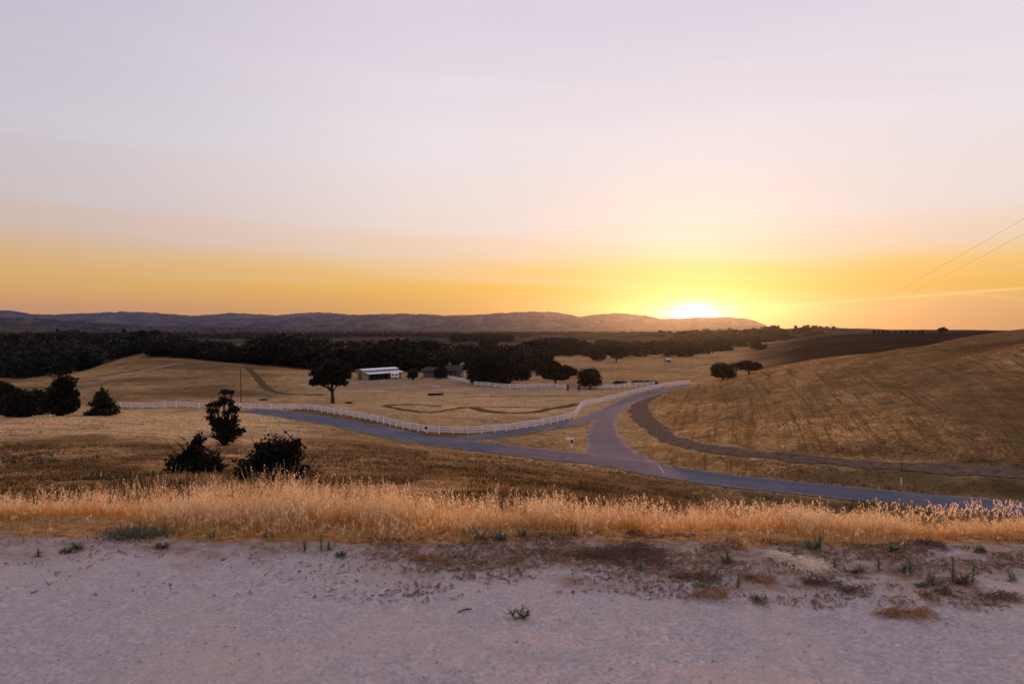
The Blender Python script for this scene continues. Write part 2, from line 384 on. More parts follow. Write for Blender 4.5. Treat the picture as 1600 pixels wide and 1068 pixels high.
def ground_material():
    m_, gg, b = material('dry_pasture', 1.0, 0.0)
    lk = gg.t.links.new
    p = gg.pos(); big = gg.noise(p, .035, 5, .6, .3); med = gg.noise(p, .25, 6, .62, .4); fine = gg.noise(p, 2.2, 6, .7)
    stk_ = gg.noise(gg.pos((.05, .5, .3), R(-12)), 1.0, 5, .6, .6)
    c = gg.mix(gg.ramp(med, [(.32, (0,0,0,1)), (.68, (1,1,1,1))]), (.135,.078,.031), (.60,.355,.145))
    c = gg.mix(gg.ramp(stk_, [(.4, (0,0,0,1)), (.72, (.75,.75,.75,1))]), c, (.64,.41,.20))
    c = gg.mix(gg.ramp(big, [(.42, (0,0,0,1)), (.66, (.6,.6,.6,1))]), c, (.15,.10,.042))
    
    c = gg.mix(gg.m('MULTIPLY', gg.attr('gold'), gg.ramp(gg.noise(gg.pos((.12,.5,.3)), 1.0, 5, .65), [(.36, (.2,.2,.2,1)), (.6, (1,1,1,1))])), c, (.78,.52,.27))
    # combed rows on the mown hill
    rows = gg.noise(gg.rot(R(17), (1.0, .035, .03)), 1.0, 5, .7, .4)
    c = gg.mix(gg.m('MULTIPLY', gg.attr('mown'), .8), c, gg.mix(gg.ramp(med, [(.34, (0,0,0,1)), (.66, (1,1,1,1))]), (.21,.102,.034), (.78,.41,.145)))
    c = gg.mix(gg.m('MULTIPLY', gg.attr('mown'), gg.ramp(rows, [(.50, (0,0,0,1)), (.62, (.72,.72,.72,1))])), c, (.085,.05,.02))
    c = gg.mix(gg.ramp(fine, [(.34, (.80,.80,.80,1)), (.60, (0,0,0,1))]), c, (.080,.052,.024))
    c = gg.mix(gg.ramp(gg.noise(p, .9, 5, .7), [(.56, (0,0,0,1)), (.70, (.6,.6,.6,1))]), c, (.80,.53,.27))
    c = gg.mix(gg.attr('olive'), c, gg.mix(med, (.038,.026,.013), (.17,.112,.050)))
    c = gg.mix(gg.attr('soil_shade'), c, gg.mix(gg.ramp(gg.noise(gg.rot(R(-35), (.25,.02,.1)), 1.0, 6, .7), [(.35, (0,0,0,1)), (.65, (1,1,1,1))]), (.012,.008,.006), (.058,.035,.023)))  # bare soil, plus the shadow band painted at the right crest
    c = gg.mix(gg.attr('bare'), c, gg.mix(med, (.20,.15,.12), (.30,.23,.18)))
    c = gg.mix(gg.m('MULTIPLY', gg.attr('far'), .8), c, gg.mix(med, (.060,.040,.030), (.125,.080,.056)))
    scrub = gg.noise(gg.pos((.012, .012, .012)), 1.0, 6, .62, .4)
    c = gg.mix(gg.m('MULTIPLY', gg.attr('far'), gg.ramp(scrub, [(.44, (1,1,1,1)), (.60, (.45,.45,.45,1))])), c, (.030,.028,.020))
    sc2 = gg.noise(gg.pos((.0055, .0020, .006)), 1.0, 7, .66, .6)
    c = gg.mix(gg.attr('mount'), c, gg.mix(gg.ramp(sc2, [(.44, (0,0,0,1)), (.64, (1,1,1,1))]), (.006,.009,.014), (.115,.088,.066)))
    c = gg.mix(gg.attr('verge'), c, gg.mix(gg.ramp(gg.noise(p, 14, 5, .7), [(.35, (0,0,0,1)), (.65, (1,1,1,1))]), (.14,.065,.025), (.48,.27,.11)))
    lk(c, b.inputs['Base Color'])
    hh = gg.m('ADD', gg.m('MULTIPLY', fine, .35), med)
    bump(gg, b, hh, .8, .5)
    return m_

def gravel_material():
    m_, gg, b = material('gravel', .95, .1)
    lk = gg.t.links.new
    p = gg.pos(); f1 = gg.noise(p, 38, 6, .75); f2 = gg.noise(p, 9, 5, .6); f3 = gg.noise(p, 1.1, 4, .55, .3); f4 = gg.noise(p, 190, 2, .6)
    vo = gg.t.nodes.new('ShaderNodeTexVoronoi'); vo.inputs['Scale'].default_value = 70; lk(p, vo.inputs['Vector'])
    c = gg.mix(gg.ramp(f1, [(.36, (0,0,0,1)), (.64, (1,1,1,1))]), (.265,.228,.222), (.51,.45,.44))
    c = gg.mix(gg.ramp(f2, [(.40, (.40,.40,.40,1)), (.60, (0,0,0,1))]), c, (.28,.235,.23))
    c = gg.mix(gg.ramp(f3, [(.48, (0,0,0,1)), (.68, (.55,.55,.55,1))]), c, (.46,.36,.29))
    c = gg.mix(gg.ramp(f4, [(.64, (0,0,0,1)), (.74, (.5,.5,.5,1))]), c, (.16,.13,.125))
    c = gg.mix(gg.m('MULTIPLY', gg.attr('litter'), gg.ramp(f2, [(.35, (.3,.3,.3,1)), (.6, (1,1,1,1))])), c, gg.mix(f1, (.075,.042,.026), (.33,.19,.11)))
    lk(c, b.inputs['Base Color'])
    h = gg.m('ADD', gg.m('MULTIPLY', f1, .5), gg.m('ADD', gg.m('MULTIPLY', f2, 1.2), gg.m('MULTIPLY', vo.outputs['Distance'], .4)))
    bump(gg, b, h, .5, .022)
    return m_

def road_material():
    m_, gg, b = material('worn_asphalt', .92, .08)
    lk = gg.t.links.new
    p = gg.pos(); n1 = gg.noise(p, .35, 5, .6); n2 = gg.noise(p, 6, 4, .7)
    c = gg.mix(n1, (.078,.080,.112), (.118,.120,.158)); c = gg.mix(gg.m('MULTIPLY', n2, .4), c, (.06,.06,.072))  # bluish base: tint of the reflected sky put into the asphalt colour
    c = gg.mix(gg.m('MULTIPLY', gg.attr('edge'), gg.ramp(n1, [(.4, (.1,.1,.1,1)), (.6, (1,1,1,1))])), c, (.27,.22,.19))
    c = gg.mix(gg.m('MULTIPLY', gg.attr('wheel'), gg.m('MULTIPLY', n1, .75)), c, (.062,.062,.078))
    pt = gg.noise(p, .12, 3, .5); c = gg.mix(gg.ramp(pt, [(.52, (0,0,0,1)), (.56, (.3,.3,.3,1))]), c, (.155,.15,.165))
    lk(c, b.inputs['Base Color']); bump(gg, b, n2, .3, .03)
    return m_

def soil_material(name, a, b_, sc=1.2):
    m_, gg, b = material(name, 1.0, 0.0)
    p = gg.pos(); n = gg.noise(p, sc, 6, .65, .3)
    gg.t.links.new(gg.mix(gg.ramp(n, [(.3, (0,0,0,1)), (.7, (1,1,1,1))]), a, b_), b.inputs['Base Color']); bump(gg, b, n, .9, .25)
    return m_

def leaf_material(name, a, b_, trans=.25):
    m_, gg, b = material(name, .75, .15)
    tcx = gg.t.nodes.new('ShaderNodeTexCoord').outputs['Object']
    n = gg.noise(tcx, .9, 3, .6); r = gg.objrand()
    c = gg.mix(gg.ramp(n, [(.35, (0,0,0,1)), (.65, (1,1,1,1))]), a, b_)
    c = gg.mix(gg.m('MULTIPLY', r, .35), c, tuple(x*1.5 for x in b_))
    gg.t.links.new(c, b.inputs['Base Color'])
    tr = gg.t.nodes.new('ShaderNodeBsdfTranslucent'); gg.t.links.new(c, tr.inputs[0])
    mx = gg.t.nodes.new('ShaderNodeMixShader'); mx.inputs[0].default_value = trans
    gg.t.links.new(b.outputs[0], mx.inputs[1]); gg.t.links.new(tr.outputs[0], mx.inputs[2])
    gg.t.links.new(mx.outputs[0], gg.t.nodes['Material Output'].inputs[0])
    return m_

def grass_material(name, base, tip, trans=.45, var=.35, clump=0):
    m_, gg, b = material(name, .7, .15)
    h = gg.attr('h'); rnd = gg.attr('rnd')
    c = gg.mix(gg.ramp(h, [(.22, (0,0,0,1)), (.95, (1,1,1,1))]), base, tip)
    c = gg.mix(gg.m('MULTIPLY', rnd, var), c, tuple(x*.42 for x in base))
    if clump: c = gg.mix(gg.ramp(gg.noise(gg.pos(), clump, 4, .65), [(.40, (0,0,0,1)), (.62, (.85,.85,.85,1))]), c, tuple(x*.45 for x in base))
    gg.t.links.new(c, b.inputs['Base Color'])
    tr = gg.t.nodes.new('ShaderNodeBsdfTranslucent'); gg.t.links.new(c, tr.inputs[0])
    mx = gg.t.nodes.new('ShaderNodeMixShader'); mx.inputs[0].default_value = trans
    gg.t.links.new(b.outputs[0], mx.inputs[1]); gg.t.links.new(tr.outputs[0], mx.inputs[2])
    gg.t.links.new(mx.outputs[0], gg.t.nodes['Material Output'].inputs[0])
    return m_

M = dict(
 ground=ground_material(), gravel=gravel_material(), road=road_material(),
 track=soil_material('ploughed_strip', (.065,.044,.032), (.19,.128,.088)),
 path=soil_material('trodden_path', (.045,.032,.016), (.15,.10,.05)),
 paledirt=soil_material('pale_dirt', (.22,.165,.13), (.32,.25,.20)),
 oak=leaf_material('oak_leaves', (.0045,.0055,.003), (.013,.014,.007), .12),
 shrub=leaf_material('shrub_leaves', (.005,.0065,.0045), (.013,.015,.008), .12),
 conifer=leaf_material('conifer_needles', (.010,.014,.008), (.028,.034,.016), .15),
 weed=leaf_material('weed_leaves', (.06,.09,.035), (.13,.17,.075), .35),
 sage=leaf_material('grey_weed_leaves', (.11,.125,.085), (.20,.22,.15), .35),
 bark=plain('oak_bark', (.055,.04,.03), (.025,.018,.014), 4, .95, .1, .04),
 white=plain('white_paint', (.86,.84,.84), (.74,.72,.72), 2, .5, .3),
 brick=plain('brick', (.12,.075,.058), (.08,.05,.04), 9, .9, .15, .01),
 tan=plain('tan_boards', (.34,.26,.19), (.24,.18,.13), 1.2, .85),
 dark=plain('dark_doors_and_shade', (.018,.016,.015), (.012,.011,.010), 2, .9),  # shed doors, and the shade painted across the barn front
 metal=plain('pale_metal_roof', (.62,.64,.68), (.48,.50,.54), .6, .38, .4),
 shingle=plain('grey_shingles', (.034,.032,.035), (.022,.021,.023), 2.5, .9),
 cream=plain('cream_wall', (.26,.22,.19), (.20,.17,.15), 1.5, .85),
 wood=plain('weathered_wood', (.13,.09,.065), (.07,.05,.036), 6, .9, .15, .01),
 black=plain('black_board', (.015,.015,.017), (.010,.010,.011), 4, .6),
 faded=plain('faded_paint', (.42,.36,.36), (.24,.21,.22), 3, .8),
 wire=plain('wire', (.20,.15,.12), (.16,.12,.10), 2, .5),
 straw=plain('straw', (.86,.74,.58), (.66,.52,.36), 14, .8),
 glass=plain('dark_glass', (.03,.035,.045), (.02,.024,.03), 2, .12, .5),
)

# ------------------------------------------------------------------ ground sheet
def gravel_edge(X):
    """distance ahead at which the gravel gives way to dry grass"""
    return 5.12 - .052*X + fbm(X/.9, X*0+3.3, 31, 4)*.38
a_front = np.linspace(-.80, .80, 1060)
a_back = np.linspace(.80, 2*math.pi-.80, 110)[1:-1]
ang = np.r_[a_front, a_back]; na = len(ang)
rad = np.r_[np.linspace(.25, 2.2, 10)[:-1], np.exp(np.linspace(math.log(2.2), math.log(60), 330))[:-1],
            np.exp(np.linspace(math.log(60), math.log(320), 260))[:-1], np.exp(np.linspace(math.log(320), math.log(17500), 300))]
nr = len(rad)
A, RR = np.meshgrid(ang, rad)
GX = (np.sin(A)*RR).ravel(); GY = (np.cos(A)*RR).ravel()
GZ = zfun(GX, GY)
gpx = 800+np.tan(np.clip(A.ravel(), -1.3, 1.3))*FPX
gr = RR.ravel(); back = np.abs(np.where(A > math.pi, A-2*math.pi, A)).ravel() > 1.3
dep = (EYE-GZ)/np.maximum(GY, 1)*FPX+HOR                     # row of each spot as surveyed from the lot
def band(v, a, b, s): return sstep(a-s, a+s, v)*(1-sstep(b-s, b+s, v))
wob = fbm(GX/25, GY/25, 41, 4); wob2 = fbm(GX/6, GY/6, 43, 4)
soil_shade = np.zeros_like(GX); olive = np.zeros_like(GX); mown = np.zeros_like(GX); bare = np.zeros_like(GX)
dY = GY+wob*40
soil_shade = np.maximum(soil_shade, band(gpx+wob*50, 1180, 2600, 70)*band(GY+wob*25, 262, 620, 25)*1.0)         # ploughed hill, right
soil_shade = np.maximum(soil_shade, band(gpx+wob*60, 560, 900, 30)*band(GY+wob*80, 480, 1150, 40)*.62)           # brown fields beyond the house
soil_shade = np.maximum(soil_shade, band(gpx+wob*30, -900, 236, 14)*sstep(250, 262, GY-np.clip(gpx, 0, 236)*.32+wob*6)*(1-sstep(1300, 1500, GY))*.9)           # shaded woodland floor, left
soil_shade = np.maximum(soil_shade, band(gpx+wob*40, 235, 640, 20)*band(GY+wob*20, 300, 480, 14)*.75)
olive = np.maximum(olive, band(gpx+wob2*80, -900, 420, 60)*band(GY+wob2*14, 40, 88, 10)*np.clip(.52+fbm(GX/5, GY/11, 47, 4)*1.5, .05, .95))
olive = np.maximum(olive, band(gpx+wob2*60, 430, 780, 60)*band(GY+wob2*10, 30, 100, 10)*np.clip(.45+wob2*1.1, 0, .85))
olive = np.maximum(olive, band(gpx, 700, 3000, 60)*band(GY+wob2*3, 12, 84, 3)*np.clip(.82+wob2*.8, .2, 1)*(np.minimum(sstep(2.2, 6, dist_to(MAIN[::3], GX, GY)), 1) if True else 1))
olive = np.maximum(olive, band(gpx, 200, 3000, 60)*band(GY, 9, 26, 3)*.6)
olive = np.maximum(olive, band(gpx+wob*50, 930, 1420, 40)*band(GY+wob*60, 640, 1700, 40)*np.clip(.8+wob*1.2, .2, 1))
olive = np.maximum(olive, band(gpx+wob*60, -900, 430, 40)*band(GY+wob*20, 172, 320, 12)*np.clip(.42+fbm(GX/30, GY/16, 49, 4)*1.1, .1, .8))
gold = np.maximum(band(gpx+wob2*50, -900, 470, 40)*band(GY+wob2*16, 86, 150, 10)*.8, band(gpx+wob2*40, 480, 960, 60)*band(GY+wob2*12, 140, 205, 12)*.5)  # first band: grazing sunlight on the left spur put into the grass colour
mown = band(gpx, 1010, 3000, 20)*band(GY, 84, 235, 4)*sstep(2.2, 4, dist_to(TRACK[::3], GX, GY))
olive = np.maximum(olive, mown*np.clip(.10+wob*.9+sstep(1200, 1600, gpx)*.55, 0, .75))
olive = np.maximum(olive, band(gpx, 1380, 3000, 40)*band(GY+wob*3, 141, 170, 4)*.75*sstep(1430, 1540, gpx))  # shadow band between the two crests, painted into the grass colour
soil_shade = np.maximum(soil_shade, band(gpx, 1380, 3000, 40)*band(GY+wob*3, 142, 172, 4)*.6*sstep(1400, 1540, gpx))  # same crest shadow, darkened further through this mask
soil_shade = np.maximum(soil_shade, sstep(6.5, 1.5, dist_to(spline([plane(*p) for p in ((470,642),(543,653),(573,659.5),(605,667),(638,674),(669,679),(700,680),(765,678),(845,667),(890,657))], 3), GX, GY)+wob2*3)*.62)
bare = np.maximum(bare, band(gpx+wob2*40, 480, 760, 15)*band(GY+wob2*10, 206, 250, 6)*np.clip(.45+wob2*1.5, 0, .8))
bare = np.maximum(bare, band(gpx+wob2*40, 740, 930, 15)*band(GY+wob2*6, 196, 226, 5)*.55)
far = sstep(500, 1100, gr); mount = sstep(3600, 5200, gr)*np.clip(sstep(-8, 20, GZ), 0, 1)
for a_ in (soil_shade, olive, mown, bare): a_[back] *= 0
litter = np.zeros_like(GX)
nearsel = gr < 12
lx = GX[nearsel]; ly = GY[nearsel]
ed = gravel_edge(lx)-ly
ln = fbm(lx/.35, ly/.25, 51, 4)
li = sstep(.62, .05, ed + ln*.6)*.9
li = np.maximum(li, band(lx+ln, -.9, 3.1, .5)*sstep(1.05, .35, ed+ln*.9)*1.0)
li = np.maximum(li, band(lx+ln, 1.2, 6, .5)*sstep(.9, .1, ed+ln*1.1)*.6)
litter[nearsel] = np.clip(li, 0, 1)
I = np.arange(nr*na).reshape(nr, na)
J = np.roll(I, -1, axis=1)
Fq = np.stack([I[:-1].ravel(), I[1:].ravel(), J[1:].ravel(), J[:-1].ravel()], 1)
fx = GX[Fq].mean(1); fy = GY[Fq].mean(1); fr = np.hypot(fx, fy)
isg = ((fy < gravel_edge(fx)) & (fr < 12)) | ((fy < 5) & (fr < 24))
attrs = dict(verge=1-sstep(6.0, 8.5, gr), gold=gold, soil_shade=soil_shade, olive=olive, mown=mown, bare=bare, far=far, mount=mount, litter=litter)
def submesh(name, mask, mat, extra=None):
    f = Fq[mask]; used, inv = np.unique(f.ravel(), return_inverse=True)
    V = np.c_[GX, GY, GZ][used]; f2 = inv.reshape(f.shape).astype(np.int32)
    at_ = {k: v[used] for k, v in attrs.items()}
    T = None
    if extra is not None:
        V = np.vstack([V, [extra]]); T = np.array([[used.tolist().index(i), used.tolist().index(j), len(V)-1] for i, j in zip(I[0], J[0])])
        at_ = {k: np.r_[v, 0] for k, v in at_.items()}
    me = mesh(name, V, [f2]+([T] if T is not None else []), mat, smooth=True, attrs=at_)
    return tag(link(name, me), kind='structure')
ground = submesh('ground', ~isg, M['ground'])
gravel = submesh('gravel_lot', isg, M['gravel'], (0, 0, 0))

# ------------------------------------------------------------------ roads, tracks and paths (ribbons laid on the ground)
def ribbon(name, path, width, mat, lift, cross=4, flat=None, ends=1.0, edge_noise=.0):
    P = np.asarray(path); t = np.gradient(P, axis=0); t /= np.linalg.norm(t, axis=1)[:, None]; nrm_ = np.c_[-t[:, 1], t[:, 0]]
    n = len(P); w = np.full(n, width) if np.isscalar(width) else np.interp(np.linspace(0, 1, n), np.linspace(0, 1, len(width)), width)
    V = []; E = []
    for k in range(cross+1):
        s = (k/cross-.5)
        ww = w + (fbm(np.arange(n)/3.0, np.full(n, k*3.1), 61, 3)*edge_noise if k in (0, cross) else 0)
        q = P + nrm_*(s*ww)[:, None]
        z = (np.full(n, flat) if flat is not None else zfun(q[:, 0], q[:, 1])) + lift - (.03 if k in (0, cross) else 0)
        V.append(np.c_[q, z]); E.append(np.full(n, 1.0 if k in (0, cross) else 0))
    V = np.stack(V, 1).reshape(-1, 3); E = np.stack(E, 1).ravel(); Wl = np.tile([math.exp(-((abs(k/cross-.5)-.25)/.09)**2) for k in range(cross+1)], n)
    c = cross+1
    F = np.array([(i*c+k+1, i*c+k, (i+1)*c+k, (i+1)*c+k+1) for i in range(n-1) for k in range(cross)])
    return tag(link(name, mesh(name, V, F, mat, smooth=True, attrs={'edge': E, 'wheel': Wl})), kind='structure')
VF = -18.0+EYE
ribbon('main_road', MAIN, 6.6, M['road'], .06, 12, VF, edge_noise=1.0)
ribbon('side_road', SIDE, 4.4, M['road'], .05, 6, VF, edge_noise=.5)
ribbon('drive_road', DRIVE, [9.0, 6.4, 4.9, 4.8, 4.8, 4.9, 5.0, 5.2, 5.4, 5.4, 5.4], M['road'], .04, 6, VF, edge_noise=.5)
ribbon('ploughed_track', TRACK, [.5, 3.2, 4.4, 4.0, 3.4, 3.2, 3.2, 3.4], M['track'], .10, 8, edge_noise=1.8)
def pathway(name, pts, w, mat='path', lift=.07, step=1.2, en=1.1):
    return ribbon(name, spline([hit(*p) for p in pts], step), w, M[mat], lift, 4, edge_noise=en)
pathway('trodden_path', [(690,632.7),(650,632.3),(618,632.8),(604,634.5),(618,638.5),(636,641),(668,642.4),(700,640.5),(724,637),(745,633.5)], 2.0)
pathway('trodden_path', [(722,634.5),(735,636.8),(748,640),(764,643),(791,645),(821,645),(845,641.5),(866,637),(902,630.5)], 2.6)
pathway('trodden_path', [(735,639),(762,636.6),(800,635.5),(858,635.6)], .8)
pathway('trodden_path', [(720,620),(775,619),(831,618.6),(890,618.8),(942,619.4)], .9)
pathway('ditch', [(386,573),(395,582),(407,596),(419,608),(428,612.5),(440,615),(470,616),(505,617.5)], 2.6)
pathway('dirt_path', [(110,602),(140,598),(169,592),(220,581),(255,573),(285,567)], 1.6, 'paledirt')
pathway('dirt_path', [(52,597),(95,595),(138,590.5),(180,584),(222,578)], 1.3, 'path')
pathway('farm_lane', [(470,594),(500,598),(545,597.5),(590,596),(625,591),(650,590),(690,592.5),(715,596.5),(740,600.5),(790,604.5)], 3.0, 'paledirt')
pathway('farm_lane', [(540,606),(600,607.5),(650,609),(690,612),(730,616)], 2.2, 'paledirt')
def stripe(name, a, b, w):
    a = plane(*a); b = plane(*b)
    return ribbon(name, spline([a, b], 1.0), w, M['faded'], .075, 2, VF)
stripe('stop_line', (1029.5,727), (1037.5,740), .26)

# ------------------------------------------------------------------ trees
def leaf_cloud(lobes, n, size, seed, elong=1.5, hollow=.45, lump=.35):
    """n leaf clumps (quads) spread through ellipsoidal lobes: V, F"""
    r_ = np.random.default_rng(seed)
    Lb = np.array(lobes, float); wts = (Lb[:, 3]*Lb[:, 4]+Lb[:, 4]*Lb[:, 5]+Lb[:, 3]*Lb[:, 5]); wts /= wts.sum()
    k = r_.choice(len(Lb), n, p=wts)
    d = r_.normal(size=(n, 3)); d /= np.linalg.norm(d, axis=1)[:, None]
    rad_ = hollow + (1-hollow)*r_.random(n)**.6
    az = np.arctan2(d[:, 0], d[:, 1])
    lum = 1 + lump*(vnoise(az*2.1+k*7.3, d[:, 2]*3.3+k*1.7, seed % 997)*2)
    c = Lb[k, :3] + d*Lb[k, 3:]*(rad_*lum)[:, None]
    s = size*(.5+r_.random(n)*1.0)
    u = r_.normal(size=(n, 3)); u /= np.linalg.norm(u, axis=1)[:, None]
    w = np.cross(u, r_.normal(size=(n, 3))); w /= np.linalg.norm(w, axis=1)[:, None]
    nn = np.cross(u, w)
    us = u*(s*elong*.5)[:, None]; ws = w*(s*.5)[:, None]; bs = nn*(s*.18)[:, None]
    V = np.stack([c-us, c+ws-bs, c+us, c-ws+bs*.5], 1).reshape(-1, 3)
    return V, np.arange(4*n).reshape(n, 4)

def trunk_mb(h, r0, lobes, seed, lean=0.0, limbs=6, n=8):
    r_ = random.Random(seed); mb = MB()
    top = h
    pts = [(0, 0, -.5), (0, 0, 0), (lean*.3, 0, top*.35), (lean*.7, .05*r0, top*.7), (lean, 0, top)]
    mb.tube(pts, [r0*1.6, r0*1.25, r0*.9, r0*.75, r0*.5], n)
    for i, lb in enumerate(lobes[:limbs]):
        st = Vector(pts[2]).lerp(Vector(pts[3]), r_.random())
        en = Vector(lb[:3]); mid = st.lerp(en, .5)+Vector((r_.uniform(-.3, .3), r_.uniform(-.3, .3), -.12*(en-st).length))
        mb.tube([st, mid, en], [r0*.5, r0*.34, r0*.12], max(5, n-3))
        for q in range(2):
            e2 = en+Vector((r_.uniform(-1, 1)*lb[3]*.7, r_.uniform(-1, 1)*lb[4]*.7, r_.uniform(.1, .8)*lb[5]))
            mb.tube([mid.lerp(en, .4), mid.lerp(e2, .7), e2], [r0*.22, r0*.15, r0*.05], 4)
    return mb

def rand_lobes(seed, w, h, base, n, flat=.75, skirt=0):
    """lobes of a spreading crown w wide between heights base and h"""
    r_ = random.Random(seed); out = []
    ch = h-base
    for i in range(n):
        a = 2*math.pi*(i+r_.random()*.6)/n*1.0
        rr = w*.5*(.30+.34*r_.random()) if i else 0
        zz = base+ch*(.38+.30*r_.random()) if i else base+ch*.62
        s = w*(.20+.09*r_.random())
        out.append((math.cos(a)*rr, math.sin(a)*rr, zz, s, s, min(s*flat, ch*.36)))
    for i in range(skirt):                                            # boughs sweeping low
        a = 2*math.pi*(i+r_.random()*.5)/skirt; rr = w*.5*(.42+.18*r_.random()); s = w*(.17+.07*r_.random())
        out.append((math.cos(a)*rr, math.sin(a)*rr, base+ch*(.17+.1*r_.random()), s, s, ch*.2))
    return out

def crown_me(name, lobes, n, size, seed, mat, **k):
    V, F = leaf_cloud(lobes, n, size, seed, **k); return mesh(name, V, F, mat)

def tree(name, x, y, crown, trunk, label, cat='tree', group=None, rz=0, s=(1, 1, 1), z=None, pn=('crown', 'trunk')):
    root = empty(name, (x, y, Z(x, y) if z is None else z), rz); root.scale = s
    link(pn[0], crown, root); link(pn[1], trunk, root)
    return tag(root, label, cat, group)

# prototypes of distant trees: one mesh each, leaves and trunk together
def merged(name, lobes, n, size, seed, trunkh, r0):
    V, F = leaf_cloud(lobes, n, size, seed); mb = trunk_mb(trunkh, r0, lobes, seed, limbs=4, n=6)
    V2 = np.concatenate(mb.v); q = np.concatenate(mb.q); t = np.concatenate(mb.t)
    return mesh(name, np.vstack([V, V2]), [np.vstack([F, q+len(V)]), t+len(V)], [M['oak'], M['bark']],
                fmat=np.r_[np.zeros(len(F)), np.ones(len(q)+len(t))])
PROTO = []
for i in range(6):
    w, h, b = [(13, 10, .7), (10, 11, .7), (15, 10, .6), (9, 8, .5), (12, 12, .8), (13, 7.5, .4)][i]
    PROTO.append((merged('oak_tree', rand_lobes(100+i, w, h, b, 7+i % 3, skirt=5), 2000, .62, 200+i, h*.5, .32), w, h))
PLO = []
for i in range(4):
    w, h, b = [(12, 9, .8), (9, 10, .8), (15, 9, .6), (10, 7, .4)][i]
    PLO.append((merged('oak_tree', rand_lobes(300+i, w, h, b, 7, skirt=4), 620, 1.05, 400+i, h*.5, .35), w, h))

def wood(name, spots, label, group, protos, hmin, hmax, seed, sink=.2, wide=(1.05, 1.55)):
    r_ = random.Random(seed)
    xs = np.array([s_[0] for s_ in spots]); ys = np.array([s_[1] for s_ in spots]); zs = zfun(xs, ys)
    for x, y, z in zip(xs, ys, zs):
        me, w, h = r_.choice(protos)
        o = bpy.data.objects.new(name, me); COL.objects.link(o)
        hh = r_.uniform(hmin, hmax); s = hh/h; sw = s*r_.uniform(*wide)
        o.location = (x, y, z-sink); o.scale = (sw, sw, s); o.rotation_euler = (0, 0, r_.uniform(0, 6.28))
        tag(o, label, 'tree', group)

def scatter(n, pxa, pxb, ya, yb, seed, mind=4, keep=None):
    r_ = random.Random(seed); out = []; tries = 0
    while len(out) < n and tries < n*60:
        tries += 1
        Y = math.exp(r_.uniform(math.log(ya), math.log(yb))); p = r_.uniform(pxa, pxb); x, y = at(p, Y)
        if keep and not keep(p, Y): continue
        if all((x-a)**2+(y-b)**2 > mind**2 for a, b in out): out.append((x, y))
    return out

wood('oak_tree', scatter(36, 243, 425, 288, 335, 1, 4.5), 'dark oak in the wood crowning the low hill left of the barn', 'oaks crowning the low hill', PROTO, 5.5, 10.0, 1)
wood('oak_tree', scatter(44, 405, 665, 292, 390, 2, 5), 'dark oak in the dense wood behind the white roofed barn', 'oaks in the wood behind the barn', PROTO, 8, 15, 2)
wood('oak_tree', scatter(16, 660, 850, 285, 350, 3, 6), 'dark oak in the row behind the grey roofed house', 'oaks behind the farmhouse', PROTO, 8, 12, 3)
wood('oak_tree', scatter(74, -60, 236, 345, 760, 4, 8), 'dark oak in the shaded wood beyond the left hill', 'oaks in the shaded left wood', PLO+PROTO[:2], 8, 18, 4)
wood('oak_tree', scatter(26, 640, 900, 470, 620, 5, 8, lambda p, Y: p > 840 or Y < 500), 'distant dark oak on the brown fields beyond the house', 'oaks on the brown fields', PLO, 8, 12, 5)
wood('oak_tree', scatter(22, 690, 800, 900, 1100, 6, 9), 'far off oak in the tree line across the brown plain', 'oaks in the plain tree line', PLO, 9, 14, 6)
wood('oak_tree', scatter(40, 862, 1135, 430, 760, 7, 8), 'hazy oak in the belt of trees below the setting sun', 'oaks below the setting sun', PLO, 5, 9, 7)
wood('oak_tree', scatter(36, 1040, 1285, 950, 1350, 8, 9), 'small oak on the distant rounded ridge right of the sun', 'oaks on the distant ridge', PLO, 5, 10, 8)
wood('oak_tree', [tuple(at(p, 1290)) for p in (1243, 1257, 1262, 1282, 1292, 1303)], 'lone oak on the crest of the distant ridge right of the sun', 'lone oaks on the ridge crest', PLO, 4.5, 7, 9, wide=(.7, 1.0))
wood('oak_tree', scatter(22, 1362, 1445, 505, 530, 10, 1.5), 'tiny tree of the row on the dark skyline at right', 'row of tiny skyline trees', PLO[1:2], 1.0, 4.0, 10, wide=(.35, .7))

# far woodland and hedgerows beyond about 1.2 km: uncountable
def far_woods():
    r_ = np.random.default_rng(11); spots = []
    while len(spots) < 2300:
        Y = math.exp(r_.uniform(math.log(1250), math.log(4600))); p = r_.uniform(-150, 1215); x, y = at(p, Y)
        if vnoise(np.array([x/260]), np.array([y/420]), 77)[0] > -.08: spots.append((x, y))
    xy = np.array(spots); zz = zfun(xy[:, 0], xy[:, 1]); V = []; 
    n = 26
    for (x, y), z in zip(xy, zz):
        w = r_.uniform(7, 13); h = r_.uniform(6, 10)
        v, f = leaf_cloud([(x, y, z+h*.42, w, w*.8, h*.55)], n, 4.2, int(r_.integers(1e6)), hollow=.3); V.append(v)
    V = np.vstack(V)
    o = link('distant_woodland', mesh('distant_woodland', V, np.arange(len(V)).reshape(-1, 4), M['oak']))
    tag(o, 'dark scattered woodland on the far plain under the mountains', 'woodland', kind='stuff')
far_woods()

